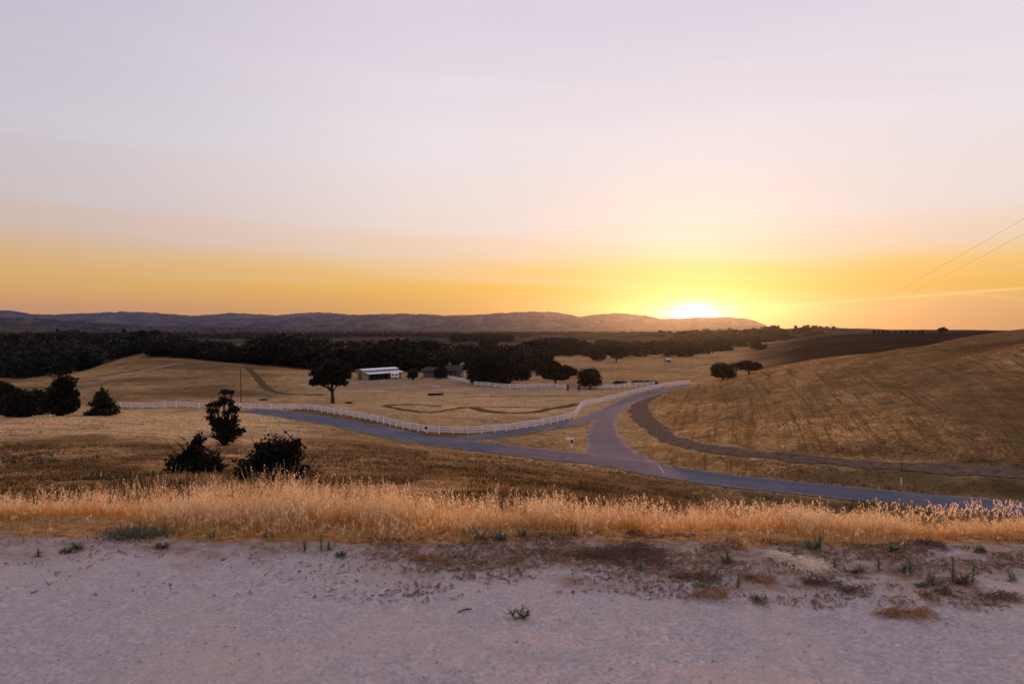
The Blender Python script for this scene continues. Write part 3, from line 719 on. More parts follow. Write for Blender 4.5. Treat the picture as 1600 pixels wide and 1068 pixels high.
def masses():
    r_ = np.random.default_rng(12)
    def mass(name, n, boxes, hmin, hmax, size, nl, label):
        V = []
        for k in range(n):
            pa, pb, ya, yb = boxes[k % len(boxes)]
            Y = math.exp(r_.uniform(math.log(ya), math.log(yb))); x, y = at(r_.uniform(pa, pb), Y); z = Z(x, y)
            w = r_.uniform(3.5, 6.5); h = r_.uniform(hmin, hmax)
            V.append(leaf_cloud([(x, y, z+h*.45, w, w, h*.55)], nl, size, int(r_.integers(1e6)), hollow=.3)[0])
        V = np.vstack(V)
        tag(link(name, mesh(name, V, np.arange(len(V)).reshape(-1, 4), M['oak'])), label, 'woodland', kind='stuff')
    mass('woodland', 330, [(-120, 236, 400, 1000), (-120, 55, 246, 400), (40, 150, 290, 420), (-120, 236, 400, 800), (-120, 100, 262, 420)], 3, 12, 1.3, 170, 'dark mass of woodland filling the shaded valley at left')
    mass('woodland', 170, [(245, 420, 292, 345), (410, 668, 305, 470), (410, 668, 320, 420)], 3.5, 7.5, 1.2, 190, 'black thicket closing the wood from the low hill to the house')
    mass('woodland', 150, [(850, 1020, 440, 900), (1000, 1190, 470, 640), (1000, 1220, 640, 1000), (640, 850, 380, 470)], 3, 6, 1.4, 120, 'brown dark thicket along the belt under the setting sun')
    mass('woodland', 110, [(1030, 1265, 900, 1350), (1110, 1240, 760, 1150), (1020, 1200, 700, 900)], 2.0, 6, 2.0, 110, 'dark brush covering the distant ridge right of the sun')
masses()

# individual trees of the middle distance
def oak(name, x, y, w, h, base, n, size, seed, label, group=None, nl=8, r0=.3, trunkh=None, mat='oak', flat=.75, lobes=None, z=None, cat='tree', lean=0, skirt=0):
    lb = lobes or rand_lobes(seed, w, h, base, nl, flat, skirt)
    cr = crown_me('crown', lb, n, size, seed, M[mat])
    tk = trunk_mb(trunkh or h*.55, r0, lb, seed, lean).me('trunk', M['bark'], True)
    return tree(name, x, y, cr, tk, label, cat, group, z=z)

# big oak in the paddock: clear trunk, ragged crown
p = plane(520, 628.5)
lb = [(-.2,0,8.2,2.6,2.4,2.2),(-3.2,.4,7.0,2.3,2.1,1.5),(2.6,.3,7.6,2.2,2.0,1.8),(-1.6,-1,5.6,2.2,1.6,1.1),(1.9,-.8,5.4,1.9,1.6,1.1),(-4.4,0,5.3,1.5,1.4,.9),(.6,1,9.8,1.7,1.6,1.2),(3.3,0,9.0,1.2,1.2,1.0)]
oak('oak_tree', p[0], p[1], 0, 0, 0, 5200, .42, 21, 'large oak with a bare straight trunk alone in the fenced paddock', lobes=lb, r0=.42, trunkh=6.2, lean=-.3)
def by_base(px, py, zr=-18.0): return plane(px, py, zr)
p = by_base(770, 601); oak('oak_tree', p[0], p[1], 16, 12, .2, 9500, .5, 22, 'broad black oak right of the house, the biggest by the far fence', nl=10, r0=.4, skirt=7)
p = by_base(815, 596); oak('oak_tree', p[0], p[1]+6, 9, 6.5, .2, 3800, .5, 23, 'low round tree tucked behind the right side of the biggest oak', nl=7, skirt=5)
p = by_base(745, 600); oak('oak_tree', p[0], p[1]+8, 10, 9, .2, 4200, .5, 33, 'dark oak crowded against the left side of the biggest oak', nl=7, skirt=5)
p = by_base(868, 602)
lb = [(0,0,5.6,3.0,2.8,1.7),(-4.2,0,4.6,2.6,2.4,1.6),(3.6,.5,4.8,2.5,2.4,1.6),(-2.0,-1,3.3,2.4,2,1.2),(2.2,-1,3.0,2.2,2,1.1),(5.6,0,4.4,1.7,1.6,1.2),(-.6,1,6.9,1.9,1.8,1.0)]
oak('oak_tree', p[0], p[1], 0, 0, 0, 4600, .46, 24, 'spreading oak with gaps in its crown behind the far white fence', lobes=lb, r0=.34, trunkh=3.4)
p = by_base(922.5, 606.5); oak('round_tree', p[0], p[1], 8.6, 6.4, .7, 6800, .32, 25, 'neat dome shaped tree beside the brick gate pillars', nl=9, r0=.3, flat=.9, skirt=7)
p = at(963, 370); oak('oak_tree', p[0], p[1], 12, 8.5, 1.8, 2600, .6, 26, 'oak on its own in the golden field, right of its smaller neighbour', r0=.32, nl=8)
p = at(934, 390); oak('oak_tree', p[0], p[1], 10, 6, .6, 2200, .6, 27, 'low oak in the golden field, left of the taller one', nl=7, skirt=4)
p = by_base(664, 590.5); oak('round_tree', p[0]-3, p[1]-10, 4.6, 4.4, .4, 2200, .3, 28, 'small round green tree between the barn and the house', nl=6, skirt=4)
p = by_base(690, 591); oak('oak_tree', p[0], p[1]-4, 6, 4.6, .4, 2400, .35, 34, 'dark leafy tree standing before the middle of the house', nl=6, skirt=4)
# pair of low domed trees on the shoulder of the right hill
for px, Y, w, h, sd, lab in ((1130, 207, 8.2, 5.2, 29, 'rounder left tree of the pair on the shoulder of the mown hill'), (1171, 203, 7.6, 3.9, 30, 'flatter right tree of the pair on the shoulder of the mown hill')):
    x, y = at(px, Y)
    oak('domed_tree', x, y, w, h, .5 if sd == 29 else 1.0, 5200, .32, sd, lab, 'pair of domed trees on the hill shoulder', nl=9, r0=.28, flat=.8, skirt=6 if sd == 29 else 0)
for px, w, lab in ((995, 3.2, 'short clipped hedge by the far end of the white fence'), (1013, 5.6, 'longer clipped hedge by the far end of the white fence'), (968, 4.0, 'low dark shrub row just right of the dome shaped tree')):
    x, y = plane(px, 601.5)
    cr = crown_me('foliage', [(-w*.28, 0, .7, w*.3, .8, .8), (w*.28, 0, .7, w*.3, .8, .8), (0, 0, .75, w*.3, .8, .8)], 900, .25, int(px), M['shrub'])
    o = tag(link('hedge', cr, None, (x, y, Z(x, y))), lab, 'hedge')
x, y = at(1473.5, 505)
oak('oak_tree', x, y, 7, 5.0, .2, 700, .6, 31, 'single small round tree on the dark skyline at right', nl=5)

# trees at left on the spur
def spur(px, py, Y): return at(px, Y)
x, y = at(30, 127); oak('round_tree', x, y, 0, 0, 0, 6500, .30, 41, 'broad dark bushy tree at the left edge, lowest of its clump', lobes=[(0,0,3.2,2.2,2,1.8),(-1.6,0,2.2,1.9,1.8,1.7),(1.7,0,2.4,1.9,1.8,1.6),(-.9,.2,1.0,2.3,2,1.1),(1.0,.2,1.0,2.2,2,1.1),(.2,0,1.4,2.4,2,1.3)], trunkh=3)
x, y = at(2, 138); oak('round_tree', x, y, 0, 0, 0, 6000, .32, 42, 'dark round tree cut by the left edge of the photo', lobes=[(0,0,4.9,2.5,2.2,2.0),(-2,0,3.2,2.4,2.1,2.0),(2,0,3.6,2.3,2.1,1.9),(0,0,1.6,3.2,2.4,1.6)], trunkh=4)
x, y = at(58, 137); oak('round_tree', x, y, 0, 0, 0, 4500, .32, 43, 'dark tree half hidden behind the broad bushy tree at left', lobes=[(0,0,3.4,2.1,2,1.7),(1.2,0,2.2,1.6,1.6,1.5),(-1.2,0,2.2,1.7,1.6,1.6),(0,0,1.0,2.2,2,1.1)], trunkh=3)
lb = [(0,0,4.8,2.2,2.1,2.2),(.9,0,6.2,1.6,1.6,1.3),(-1.3,.2,3.0,2.0,1.8,1.9),(1.2,-.2,2.6,2.0,1.9,2.0),(.2,0,1.3,2.3,2.0,1.2),(2.0,0,4.0,1.2,1.1,.9)]
x, y = at(95, 126); oak('round_tree', x, y, 0, 0, 0, 7000, .30, 44, 'tall dark leafy tree, second from the right on the left spur', lobes=lb, trunkh=4.5)
def conifer(x, y, h, w, label, seed):
    lb = []
    r_ = random.Random(seed)
    for i in range(9):
        t = i/8; zz = .5+t*(h-.9); ww = w*.5*(1-t)**.8+.18
        for q in range(3 if i < 7 else 1):
            a = r_.uniform(0, 6.28); rr = ww*.45 if i < 7 else 0
            lb.append((math.cos(a)*rr, math.sin(a)*rr, zz, ww*.72, ww*.72, h*.075+.1))
    cr = crown_me('crown', lb, 5200, .26, seed, M['conifer'], elong=2.2, hollow=.2)
    mb = MB(); mb.tube([(0,0,-.4),(0,0,h*.5),(0,0,h*.97)], [.17,.11,.03], 7)
    return tree('conifer', x, y, cr, mb.me('trunk', M['bark'], True), label)
x, y = at(158, 128); conifer(x, y, 5.7, 5.0, 'small ragged conifer on the pale spur, pointed top', 45)

# near shrubs on the slope below the lot (50 to 80 m)
def shrub(name, px, Y, lobes, n, size, seed, label, bare=0, r0=.09, stems=5, z=None, group=None, cat='shrub'):
    x, y = at(px, Y); r_ = random.Random(seed); mb = MB()
    for lbq in lobes[:stems]:
        en = Vector(lbq[:3]); mid = en*.5+Vector((r_.uniform(-.2, .2), r_.uniform(-.2, .2), 0))
        mb.tube([(r_.uniform(-.15, .15), r_.uniform(-.15, .15), -.2), mid, en], [r0, r0*.7, r0*.3], 6)
        for q in range(4):
            st = mid.lerp(en, r_.random()); e2 = en+Vector((r_.uniform(-1, 1)*lbq[3], r_.uniform(-1, 1)*lbq[4], r_.uniform(-.1, .95)*lbq[5]))
            mb.tube([st, st.lerp(e2, .55)+Vector((0, 0, .08)), e2], [r0*.35, r0*.24, r0*.08], 4)
    for q in range(bare):                                              # leafless wands sticking out
        a = r_.uniform(0, 6.28); l = r_.uniform(1.2, 2.4); b0 = Vector(random.choice(lobes)[:3])
        e = b0+Vector((math.cos(a)*l*.7, math.sin(a)*l*.5, l*.8)); m1 = b0.lerp(e, .6)+Vector((0, 0, .15))
        mb.tube([b0, m1, e], [.03, .022, .008], 4)
        for t in range(4):
            s0 = b0.lerp(e, .4+.15*t); mb.tube([s0, s0+Vector((r_.uniform(-.4, .4), r_.uniform(-.3, .3), r_.uniform(0, .45)))], [.014, .005], 3)
    cr = crown_me('foliage', lobes, n, size, seed, M['shrub'], hollow=.1, lump=.8)
    return tree(name, x, y, cr, mb.me('branches', M['bark'], True), label, cat, group, z=z, pn=('foliage', 'branches'))
# sapling oak: open ragged top over a dense skirt
s1 = [(.15,0,1.2,1.3,1.2,1.1),(.5,0,2.3,1.05,.9,1.1),(-.35,0,2.8,.9,.8,.75),(-1.3,0,4.2,.8,.6,.38),(-.9,.1,5.0,.8,.6,.32),(.0,0,5.5,.7,.6,.36),(.15,0,6.5,.62,.5,.32),(.95,0,6.5,.42,.35,.26),(1.15,0,4.3,.75,.6,.5),(.8,.1,5.1,.42,.4,.55),(-1.7,0,3.4,.6,.5,.35),(1.75,0,1.7,.8,.7,.5),(.2,0,4.0,.5,.5,.35),(-1.0,0,2.2,.6,.5,.6),(-1.75,0,4.9,.4,.4,.2),(-1.4,0,2.9,.4,.4,.45),(1.3,0,3.2,.5,.5,.6)]
shrub('oak_sapling', 349, 83, s1, 5200, .20, 51, 'ragged young oak with an open crown on the slope, tallest of the three', bare=5, r0=.12, stems=17)
s2 = [(.1,0,.7,1.15,1.0,.75),(.05,0,1.5,.62,.6,.7),(.2,0,2.3,.42,.4,.6),(-1.0,0,.8,.85,.8,.55),(1.1,0,.85,.8,.8,.6),(-1.5,0,.4,.6,.6,.4),(1.6,0,.45,.55,.5,.4),(-.5,0,1.3,.45,.4,.45)]
shrub('bush', 303, 48.5, s2, 5200, .15, 52, 'sprawling dark bush with bare twigs on the slope, left of the three', bare=16, stems=8)
s3 = [(.35,0,1.9,1.0,.9,.85),(1.15,0,2.0,.75,.7,.85),(1.55,0,2.35,.45,.5,.45),(-.2,0,1.2,1.2,1.1,.9),(.9,0,1.1,1.1,1.0,.9),(-1.3,0,.75,.9,.9,.7),(-1.9,0,.45,.6,.6,.5),(-.4,0,2.1,.6,.6,.5),(2.0,0,.35,.75,.7,.55),(-.9,0,1.4,.7,.7,.6)]
shrub('bush', 424, 45.5, s3, 8200, .15, 53, 'bulky black bush with a squared top on the slope, nearest the camera', bare=10, stems=10)

# ------------------------------------------------------------------ white rail fences
def rail_fence(path, spacing, h, label, group=None, rails=3, post=.20):
    P = spline(path, spacing); zs = zfun(P[:, 0], P[:, 1])
    mid = len(P)//2; base = (P[mid, 0], P[mid, 1], zs[mid]); root = empty('rail_fence', base)
    pb = MB(); pb.box((0, 0, h*.5-.1), (post, post, h+.2)); pb.box((0, 0, h+.02), (post*1.35, post*1.35, .04), 0, .6); pm = pb.me('post', M['white'])
    t = np.gradient(P, axis=0)
    rmb = [MB() for _ in range(rails)]
    for i, (q, z) in enumerate(zip(P, zs)):
        o = link('post', pm, root, (q[0]-base[0], q[1]-base[1], z-base[2]))
        o.rotation_euler = (random.uniform(-.02, .02), random.uniform(-.02, .02), math.atan2(t[i, 1], t[i, 0]))
    for k in range(rails):
        hk = h*(.93-.31*k) if rails == 3 else h*(.9-.42*k)
        for i in range(len(P)-1):
            a = np.array([P[i, 0], P[i, 1], zs[i]+hk])-base; b = np.array([P[i+1, 0], P[i+1, 1], zs[i+1]+hk])-base
            d = b-a; n = np.array([-d[1], d[0], 0]); n /= np.linalg.norm(n); o_ = n*(post*.5+.022)
            w = n*.02; u = np.array([0, 0, .10])
            V = [a+o_-w-u, a+o_+w-u, a+o_+w+u, a+o_-w+u, b+o_-w-u, b+o_+w-u, b+o_+w+u, b+o_-w+u]
            rmb[k].add(V, [(0,1,2,3),(7,6,5,4),(0,4,5,1),(1,5,6,2),(2,6,7,3),(3,7,4,0)])
        rmb[k].obj('rail', M['white'], root)
    return tag(root, label, 'fence', group)
F1 = [plane(*p, -18.6) for p in ((188,642),(250,641.8),(320,641))] + [plane(*p) for p in ((402,638.5),(470,640),(543,650),(573,656),(605,663),(638,670.5),(669,676),(700,677.8),(731,677.6),(765,675.7),(800,672),(845,665),(887,656),(897,653))]
rail_fence(F1, 2.5, 1.3, 'long white three rail fence curving along the paddock above the road')
rail_fence([plane(*p) for p in ((897.5,652.6),(902,647.5),(911,634.5),(923,632.3),(939,629),(959,624),(1000,613.2),(1040,604),(1078,599.6))], 2.3, 1.3, 'white rail fence climbing beside the drive to the right of the paddock corner')
rail_fence([plane(*p) for p in ((925,607),(957,606.2),(999,604),(1022,603.2))], 2.4, 1.25, 'white rail fence right of the brick gate pillars', rails=3)
rail_fence([plane(*p) for p in ((742,603.5),(802,606),(850,606.3),(884,606.3))], 2.4, 1.25, 'white rail fence left of the brick gate pillars, behind the paddock', rails=3)
rail_fence([plane(*p) for p in ((700,592.5),(716,595.5),(734,600.5))], 2.4, 1.2, 'short white fence along the lawn edge below the house', rails=3)
def pillar(px, py, w, h, label):
    x, y = plane(px, py); root = empty('brick_pillar', (x, y, Z(x, y)))
    a = MB(); a.box((0, 0, h/2-.1), (w, w, h+.2)); a.obj('shaft', M['brick'], root)
    c = MB(); c.box((0, 0, h+.05), (w*1.2, w*1.2, .1)); c.box((0, 0, h+.17), (w*1.0, w*1.0, .14), 0, .3); c.obj('cap', M['brick'], root)
    tag(root, label, 'pillar', 'brick gate pillars')
pillar(887, 611, .62, 1.6, 'brown brick gate pillar, leftmost of the three')
pillar(904.7, 610.3, .85, 1.75, 'brown brick gate pillar, middle and stoutest of the three')
pillar(923, 608.5, .5, 1.6, 'brown brick gate pillar, rightmost, under the dome shaped tree')

# ------------------------------------------------------------------ buildings
def barn():
    x, y = plane(575.5, 594.3); root = empty('barn', (x, y, Z(x, y)), R(54)); root.scale = (.93, .93, .93)
    Lx = 18.0                                                           # near corner at the origin; long axis recedes to the right
    def slab(mb, y0, z0, y1, z1, a, b, th=.12):
        mb.add([(a,y0,z0),(b,y0,z0),(b,y1,z1),(a,y1,z1),(a,y0,z0+th),(b,y0,z0+th),(b,y1,z1+th),(a,y1,z1+th)], [(0,3,2,1),(4,5,6,7),(0,1,5,4),(1,2,6,5),(2,3,7,6),(3,0,4,7)])
    w = MB(); w.box((Lx/2, 4.6, 1.75), (Lx, 3.6, 3.7)); w.obj('wall', M['tan'], root)
    e = MB(); e.box((.15, 1.45, 1.1), (.3, 2.7, 2.6)); e.obj('end_wall', M['tan'], root)
    e = MB(); e.box((Lx-2.6, 1.45, 1.1), (5.2, 2.5, 2.6)); e.obj('tack_room', M['tan'], root)
    hi = MB(); slab(hi, 2.3, 3.62, 4.7, 4.15, -.5, Lx+.5); slab(hi, 4.71, 4.15, 7.0, 3.5, -.5, Lx+.5); hi.obj('upper_roof', M['metal'], root)
    lo = MB(); slab(lo, -.8, 2.35, 2.75, 2.95, -.3, Lx+.3); lo.obj('lean_to_roof', M['metal'], root)
    d = MB(); d.box((Lx/2-2.4, 2.77, 1.25), (Lx-5.6, .06, 2.4)); d.obj('stall_shade_panel', M['dark'], root)  # dark sheet on the wall stands in for the shade inside the stalls
    d = MB(); d.box((-.02, 4.6, 1.5), (.06, 1.8, 2.7)); d.obj('door', M['wood'], root)
    for i in range(6):
        p_ = MB(); p_.box((.5+i*2.35, -.45, 1.1), (.16, .16, 2.5)); p_.obj('post', M['wood'], root)
    tag(root, 'tan barn with two pale metal roofs and an open shaded front', 'barn')
    x2, y2 = plane(616.5, 591.6)
    tr = empty('horse_trailer', (x2, y2, Z(x2, y2)), R(18))
    b = MB(); b.box((0, 0, 1.35), (2.9, 1.9, 1.75)); b.box((0, 0, 2.28), (2.8, 1.75, .12), 0, .85); b.obj('body', M['white'], tr)
    wn = MB(); wn.box((-.75, -.962, 1.6), (.7, .03, .5)); wn.box((.55, -.962, 1.6), (.9, .03, .5)); wn.obj('window', M['glass'], tr)
    for s_ in (-.45, .45):
        k = MB(); k.tube([(s_, -.99, .38), (s_, -.78, .38)], [.38, .38], 14); k.obj('wheel', M['black'], tr)
    h = MB(); h.tube([(1.4, 0, .5), (2.5, 0, .5)], [.07, .05], 6); h.tube([(2.45, 0, -.02), (2.45, 0, .55)], [.05, .05], 6); h.obj('hitch', M['black'], tr)
    tag(tr, 'white trailer with dark windows parked in front of the barn', 'trailer')
barn()
def house():
    x, y = plane(692, 590.8, -17.9); root = empty('farmhouse', (x, y, Z(x, y)), R(-3))
    w = MB(); w.box((3.2, 4.6, 1.25), (7.2, 6.0, 2.9)); w.box((-4.2, 5.2, 1.15), (7.6, 4.6, 2.7)); w.obj('wall', M['cream'], root)
    def hip(mb, cx, cy, sx, sy, z0, zh, rid):
        a, b = sx/2, sy/2
        mb.add([(cx-a,cy-b,z0),(cx+a,cy-b,z0),(cx+a,cy+b,z0),(cx-a,cy+b,z0),(cx-rid,cy,z0+zh),(cx+rid,cy,z0+zh)], [(0,1,5,4),(2,3,4,5),(0,3,2,1)], [(1,2,5),(3,0,4)])
    r = MB(); hip(r, 3.2, 3.9, 8.6, 9.0, 2.65, 1.9, 2.3); r.obj('main_roof', M['shingle'], root)
    r2 = MB(); hip(r2, -4.6, 4.6, 8.6, 7.4, 2.45, 1.35, 2.4); r2.obj('wing_roof', M['shingle'], root)
    c = MB(); c.box((1.9, 4.4, 4.2), (.8, .7, 2.2)); c.box((1.9, 4.4, 5.36), (.95, .85, .12)); c.obj('chimney', M['cream'], root)
    for px_ in (.2, 1.9, 3.6, 5.2, 6.4, -7.6, -6.2):
        p_ = MB(); p_.box((px_, .55 if px_ > 0 else 1.6, 1.2), (.26, .26, 2.7)); p_.obj('porch_column', M['cream'], root)
    for px_ in (1.0, 2.9, 4.6): q = MB(); q.box((px_, 1.57, 1.3), (.9, .05, 1.2)); q.obj('window', M['glass'], root)
    d = MB(); d.box((-2.9, 2.86, 1.0), (1.0, .06, 2.1)); d.obj('door', M['wood'], root)
    tag(root, 'low farmhouse with grey hipped roof, chimney and white porch columns', 'house')
house()
def shed(px, Y, w, d, h, label, rz=0, wall='cream'):
    x, y = at(px, Y); root = empty('shed', (x, y, Z(x, y)), rz)
    a = MB(); a.box((0, 0, h/2-.15), (w, d, h+.3)); a.obj('wall', M[wall], root)
    r = MB(); b = w/2+.3; e = d/2+.3; hh = h*.32
    r.add([(-b,-e,h-.02),(b,-e,h-.02),(b,0,h+hh),(-b,0,h+hh),(b,e,h-.02),(-b,e,h-.02),(-b,-e,h+.1),(b,-e,h+.1),(b,0,h+hh+.12),(-b,0,h+hh+.12),(b,e,h+.1),(-b,e,h+.1)],
          [(0,3,2,1),(3,5,4,2),(6,7,8,9),(9,8,10,11),(0,1,7,6),(4,5,11,10),(1,2,8,7),(2,4,10,8),(0,6,9,3),(3,9,11,5)]); r.obj('roof', M['metal'], root)
    q = MB(); q.box((0, -d/2-.015, h*.42), (w*.22, .04, h*.8)); q.obj('door', M['dark'], root)
    tag(root, label, 'shed')
shed(240, 296, 3.6, 4.4, 1.5, 'small shed with a bright pale roof at the edge of the hilltop wood', R(8), 'wood')
shed(1043.5, 376, 2.4, 2.4, 1.7, 'tiny white shed alone in the golden field under the sun', R(15), 'cream')
shed(4, 330, 5, 4, 2.6, 'pale shed half hidden among trees at the far left edge', R(20))

# ------------------------------------------------------------------ paddock things
x, y = plane(680.5, 618)
root = empty('water_trough', (x, y, Z(x, y)), R(2)); b = MB(); b.box((0, 0, .35), (4.2, .9, .5)); b.obj('tank', M['black'], root)
for s_ in (-1.6, 0, 1.6): q = MB(); q.box((s_, 0, .06), (.2, 1.0, .3)); q.obj('leg', M['wood'], root)
tag(root, 'long black water trough lying in the paddock below the house', 'trough')
x, y = plane(682, 604.6); root = empty('jump_rail', (x, y, Z(x, y)), R(1))
b = MB(); b.tube([(-1.6, 0, .34), (1.6, 0, .34)], [.09, .09], 8); b.obj('rail', M['white'], root)
for s_ in (-1.5, 1.5): q = MB(); q.box((s_, 0, .2), (.16, .5, .45)); q.obj('support', M['wood'], root)
tag(root, 'white horse jumping rail on low supports above the trough', 'jump')
x, y = plane(756, 618.3); root = empty('jump_rail', (x, y, Z(x, y)), R(-2))
b = MB(); b.tube([(-1.5, 0, .3), (1.5, 0, .3)], [.10, .10], 8); b.obj('rail', M['white'], root)
for s_ in (-1.4, 1.4): q = MB(); q.box((s_, 0, .2), (.18, .5, .45)); q.obj('support', M['white'], root)
tag(root, 'white horse jumping rail in the middle of the paddock, left of the crossing paths', 'jump')
for px, py, l, lab in ((545, 630, 1.7, 'dark fallen log on the grass just right of the lone oak'), (412, 624.5, 2.2, 'dark fallen log near the utility pole')):
    x, y = plane(px, py); o = MB(); o.tube([(-l/2, 0, .2), (0, .05, .24), (l/2, .1, .2)], [.24, .22, .17], 8); o.tube([(.2, 0, .25), (.5, -.1, .7)], [.07, .03], 5)
    tag(o.obj('log', M['bark'], None, (x, y, Z(x, y))), lab, 'log')
# roadside post sign on the grass island
x, y = plane(893, 700); root = empty('roadside_sign', (x, y, Z(x, y)), R(-12))
q = MB(); q.box((0, 0, .4), (.34, .16, 1.0)); q.obj('post', M['white'], root)
q = MB(); q.box((.05, 0, 1.14), (.26, .22, .56)); q.obj('panel', M['black'], root)
q = MB(); q.box((-.28, 0, 1.50), (1.25, .36, .15)); q.obj('top_board', M['white'], root)
tag(root, 'white post sign with dark panel and wide top board on the grass island', 'sign')
x, y = plane(665.4, 678.6); root = empty('fence_notice', (x, y, Z(x, y)))
q = MB(); q.box((0, 0, .5), (.08, .06, 1.3)); q.obj('stake', M['wood'], root)
q = MB(); q.box((.06, -.06, 1.22), (.46, .04, .46)); q.obj('upper_plate', M['black'], root)
q = MB(); q.box((-.05, -.06, .76), (.52, .04, .38)); q.obj('lower_plate', M['white'], root)
tag(root, 'small black over white notice in front of the long white fence', 'sign')
def marker(px, Y, h, label, mat):
    x, y = at(px, Y); root = empty('marker_post', (x, y, Z(x, y)))
    q = MB(); q.box((0, 0, h/2-.15), (.10, .10, h+.3)); q.obj('shaft', M[mat], root); q = MB(); q.box((0, 0, h+.02), (.13, .13, .12)); q.obj('cap', M['black'], root)
    tag(root, label, 'post')
marker(1410.5, 78.2, .95, 'pale marker post on the bank above the road at right', 'straw')
marker(1411.5, 81.0, 1.0, 'dark marker post beside the ploughed track at right', 'wood')

# utility poles, wires and the bird
def pole(x, y, h, label, cross=True, rz=0, r0=.14):
    root = empty('utility_pole', (x, y, Z(x, y)), rz)
    q = MB(); q.tube([(0, 0, -.5), (0, 0, h*.5), (0, 0, h)], [r0, r0*.85, r0*.65], 8); q.obj('shaft', M['wood'], root)
    if cross:
        q = MB(); q.box((0, .16, h-.45), (2.2, .10, .13)); q.obj('crossarm', M['wood'], root)
        for s_ in (-.95, .95): q = MB(); q.tube([(s_, .16, h-.38), (s_, .16, h-.18)], [.05, .04], 6); q.obj('insulator', M['glass'], root)
    return tag(root, label, 'pole')
x, y = plane(376.5, 632, -18.2); pole(x, y, 8.9, 'thin wooden pole without wires behind the ragged young oak', False, r0=.16)
xf, yf = at(1298, 470); xn, yn = at(1850, 74)
zf = EYE-(507-HOR)/FPX*470; pole(xf, yf, zf-Z(xf, yf)+.25, 'distant utility pole on the dark ploughed hill', True, R(-45), .10)
zt = max(Z(xn, yn)+9.5, 0)
def wire(a, b, sag, label, r):
    a = Vector(a); b = Vector(b); n = 70
    pts = []; rr = []
    for i in range(n+1):
        t = (i/n); p_ = a.lerp(b, t); p_.z -= 4*sag*t*(1-t); pts.append(p_); rr.append(r)
    q = MB(); q.tube(pts, rr, 5, False)
    tag(q.obj('power_line', M['wire']), label, 'wire', 'pair of power lines')
def nearpt(px, py, Y): return (*at(px, Y), EYE+(HOR-py)/FPX*Y)
wire(nearpt(1700, 282, 82), nearpt(1291, 511, 470), 1.2, 'upper of the two thin power lines crossing the sky at right', .017)
wire(nearpt(1700, 311, 84), nearpt(1315, 508, 470), 1.2, 'lower of the two thin power lines crossing the sky at right', .017)
bx = nearpt(978, 486.5, 230)
q = MB()
q.tube([(-.02,-.28,0),(0,-.1,.02),(0,.1,.02),(0,.28,.0)], [.03,.08,.07,.02], 7)
for s_ in (-1, 1):
    q.add([(0,-.1,.03),(s_*.30,-.13,.13),(s_*.62,-.02,.09),(s_*.58,.08,.08),(s_*.30,.10,.12),(0,.12,.03),
           (0,-.1,.05),(s_*.30,-.13,.15),(s_*.62,-.02,.105),(s_*.58,.08,.10),(s_*.30,.10,.14),(0,.12,.05)],
          [(0,1,4,5),(1,2,3,4),(6,11,10,7),(7,10,9,8),(0,6,7,1),(1,7,8,2),(2,8,9,3),(3,9,10,4),(4,10,11,5)])
tag(q.obj('bird', M['black'], None, bx), 'small dark bird gliding above the mountains left of the sun', 'bird')

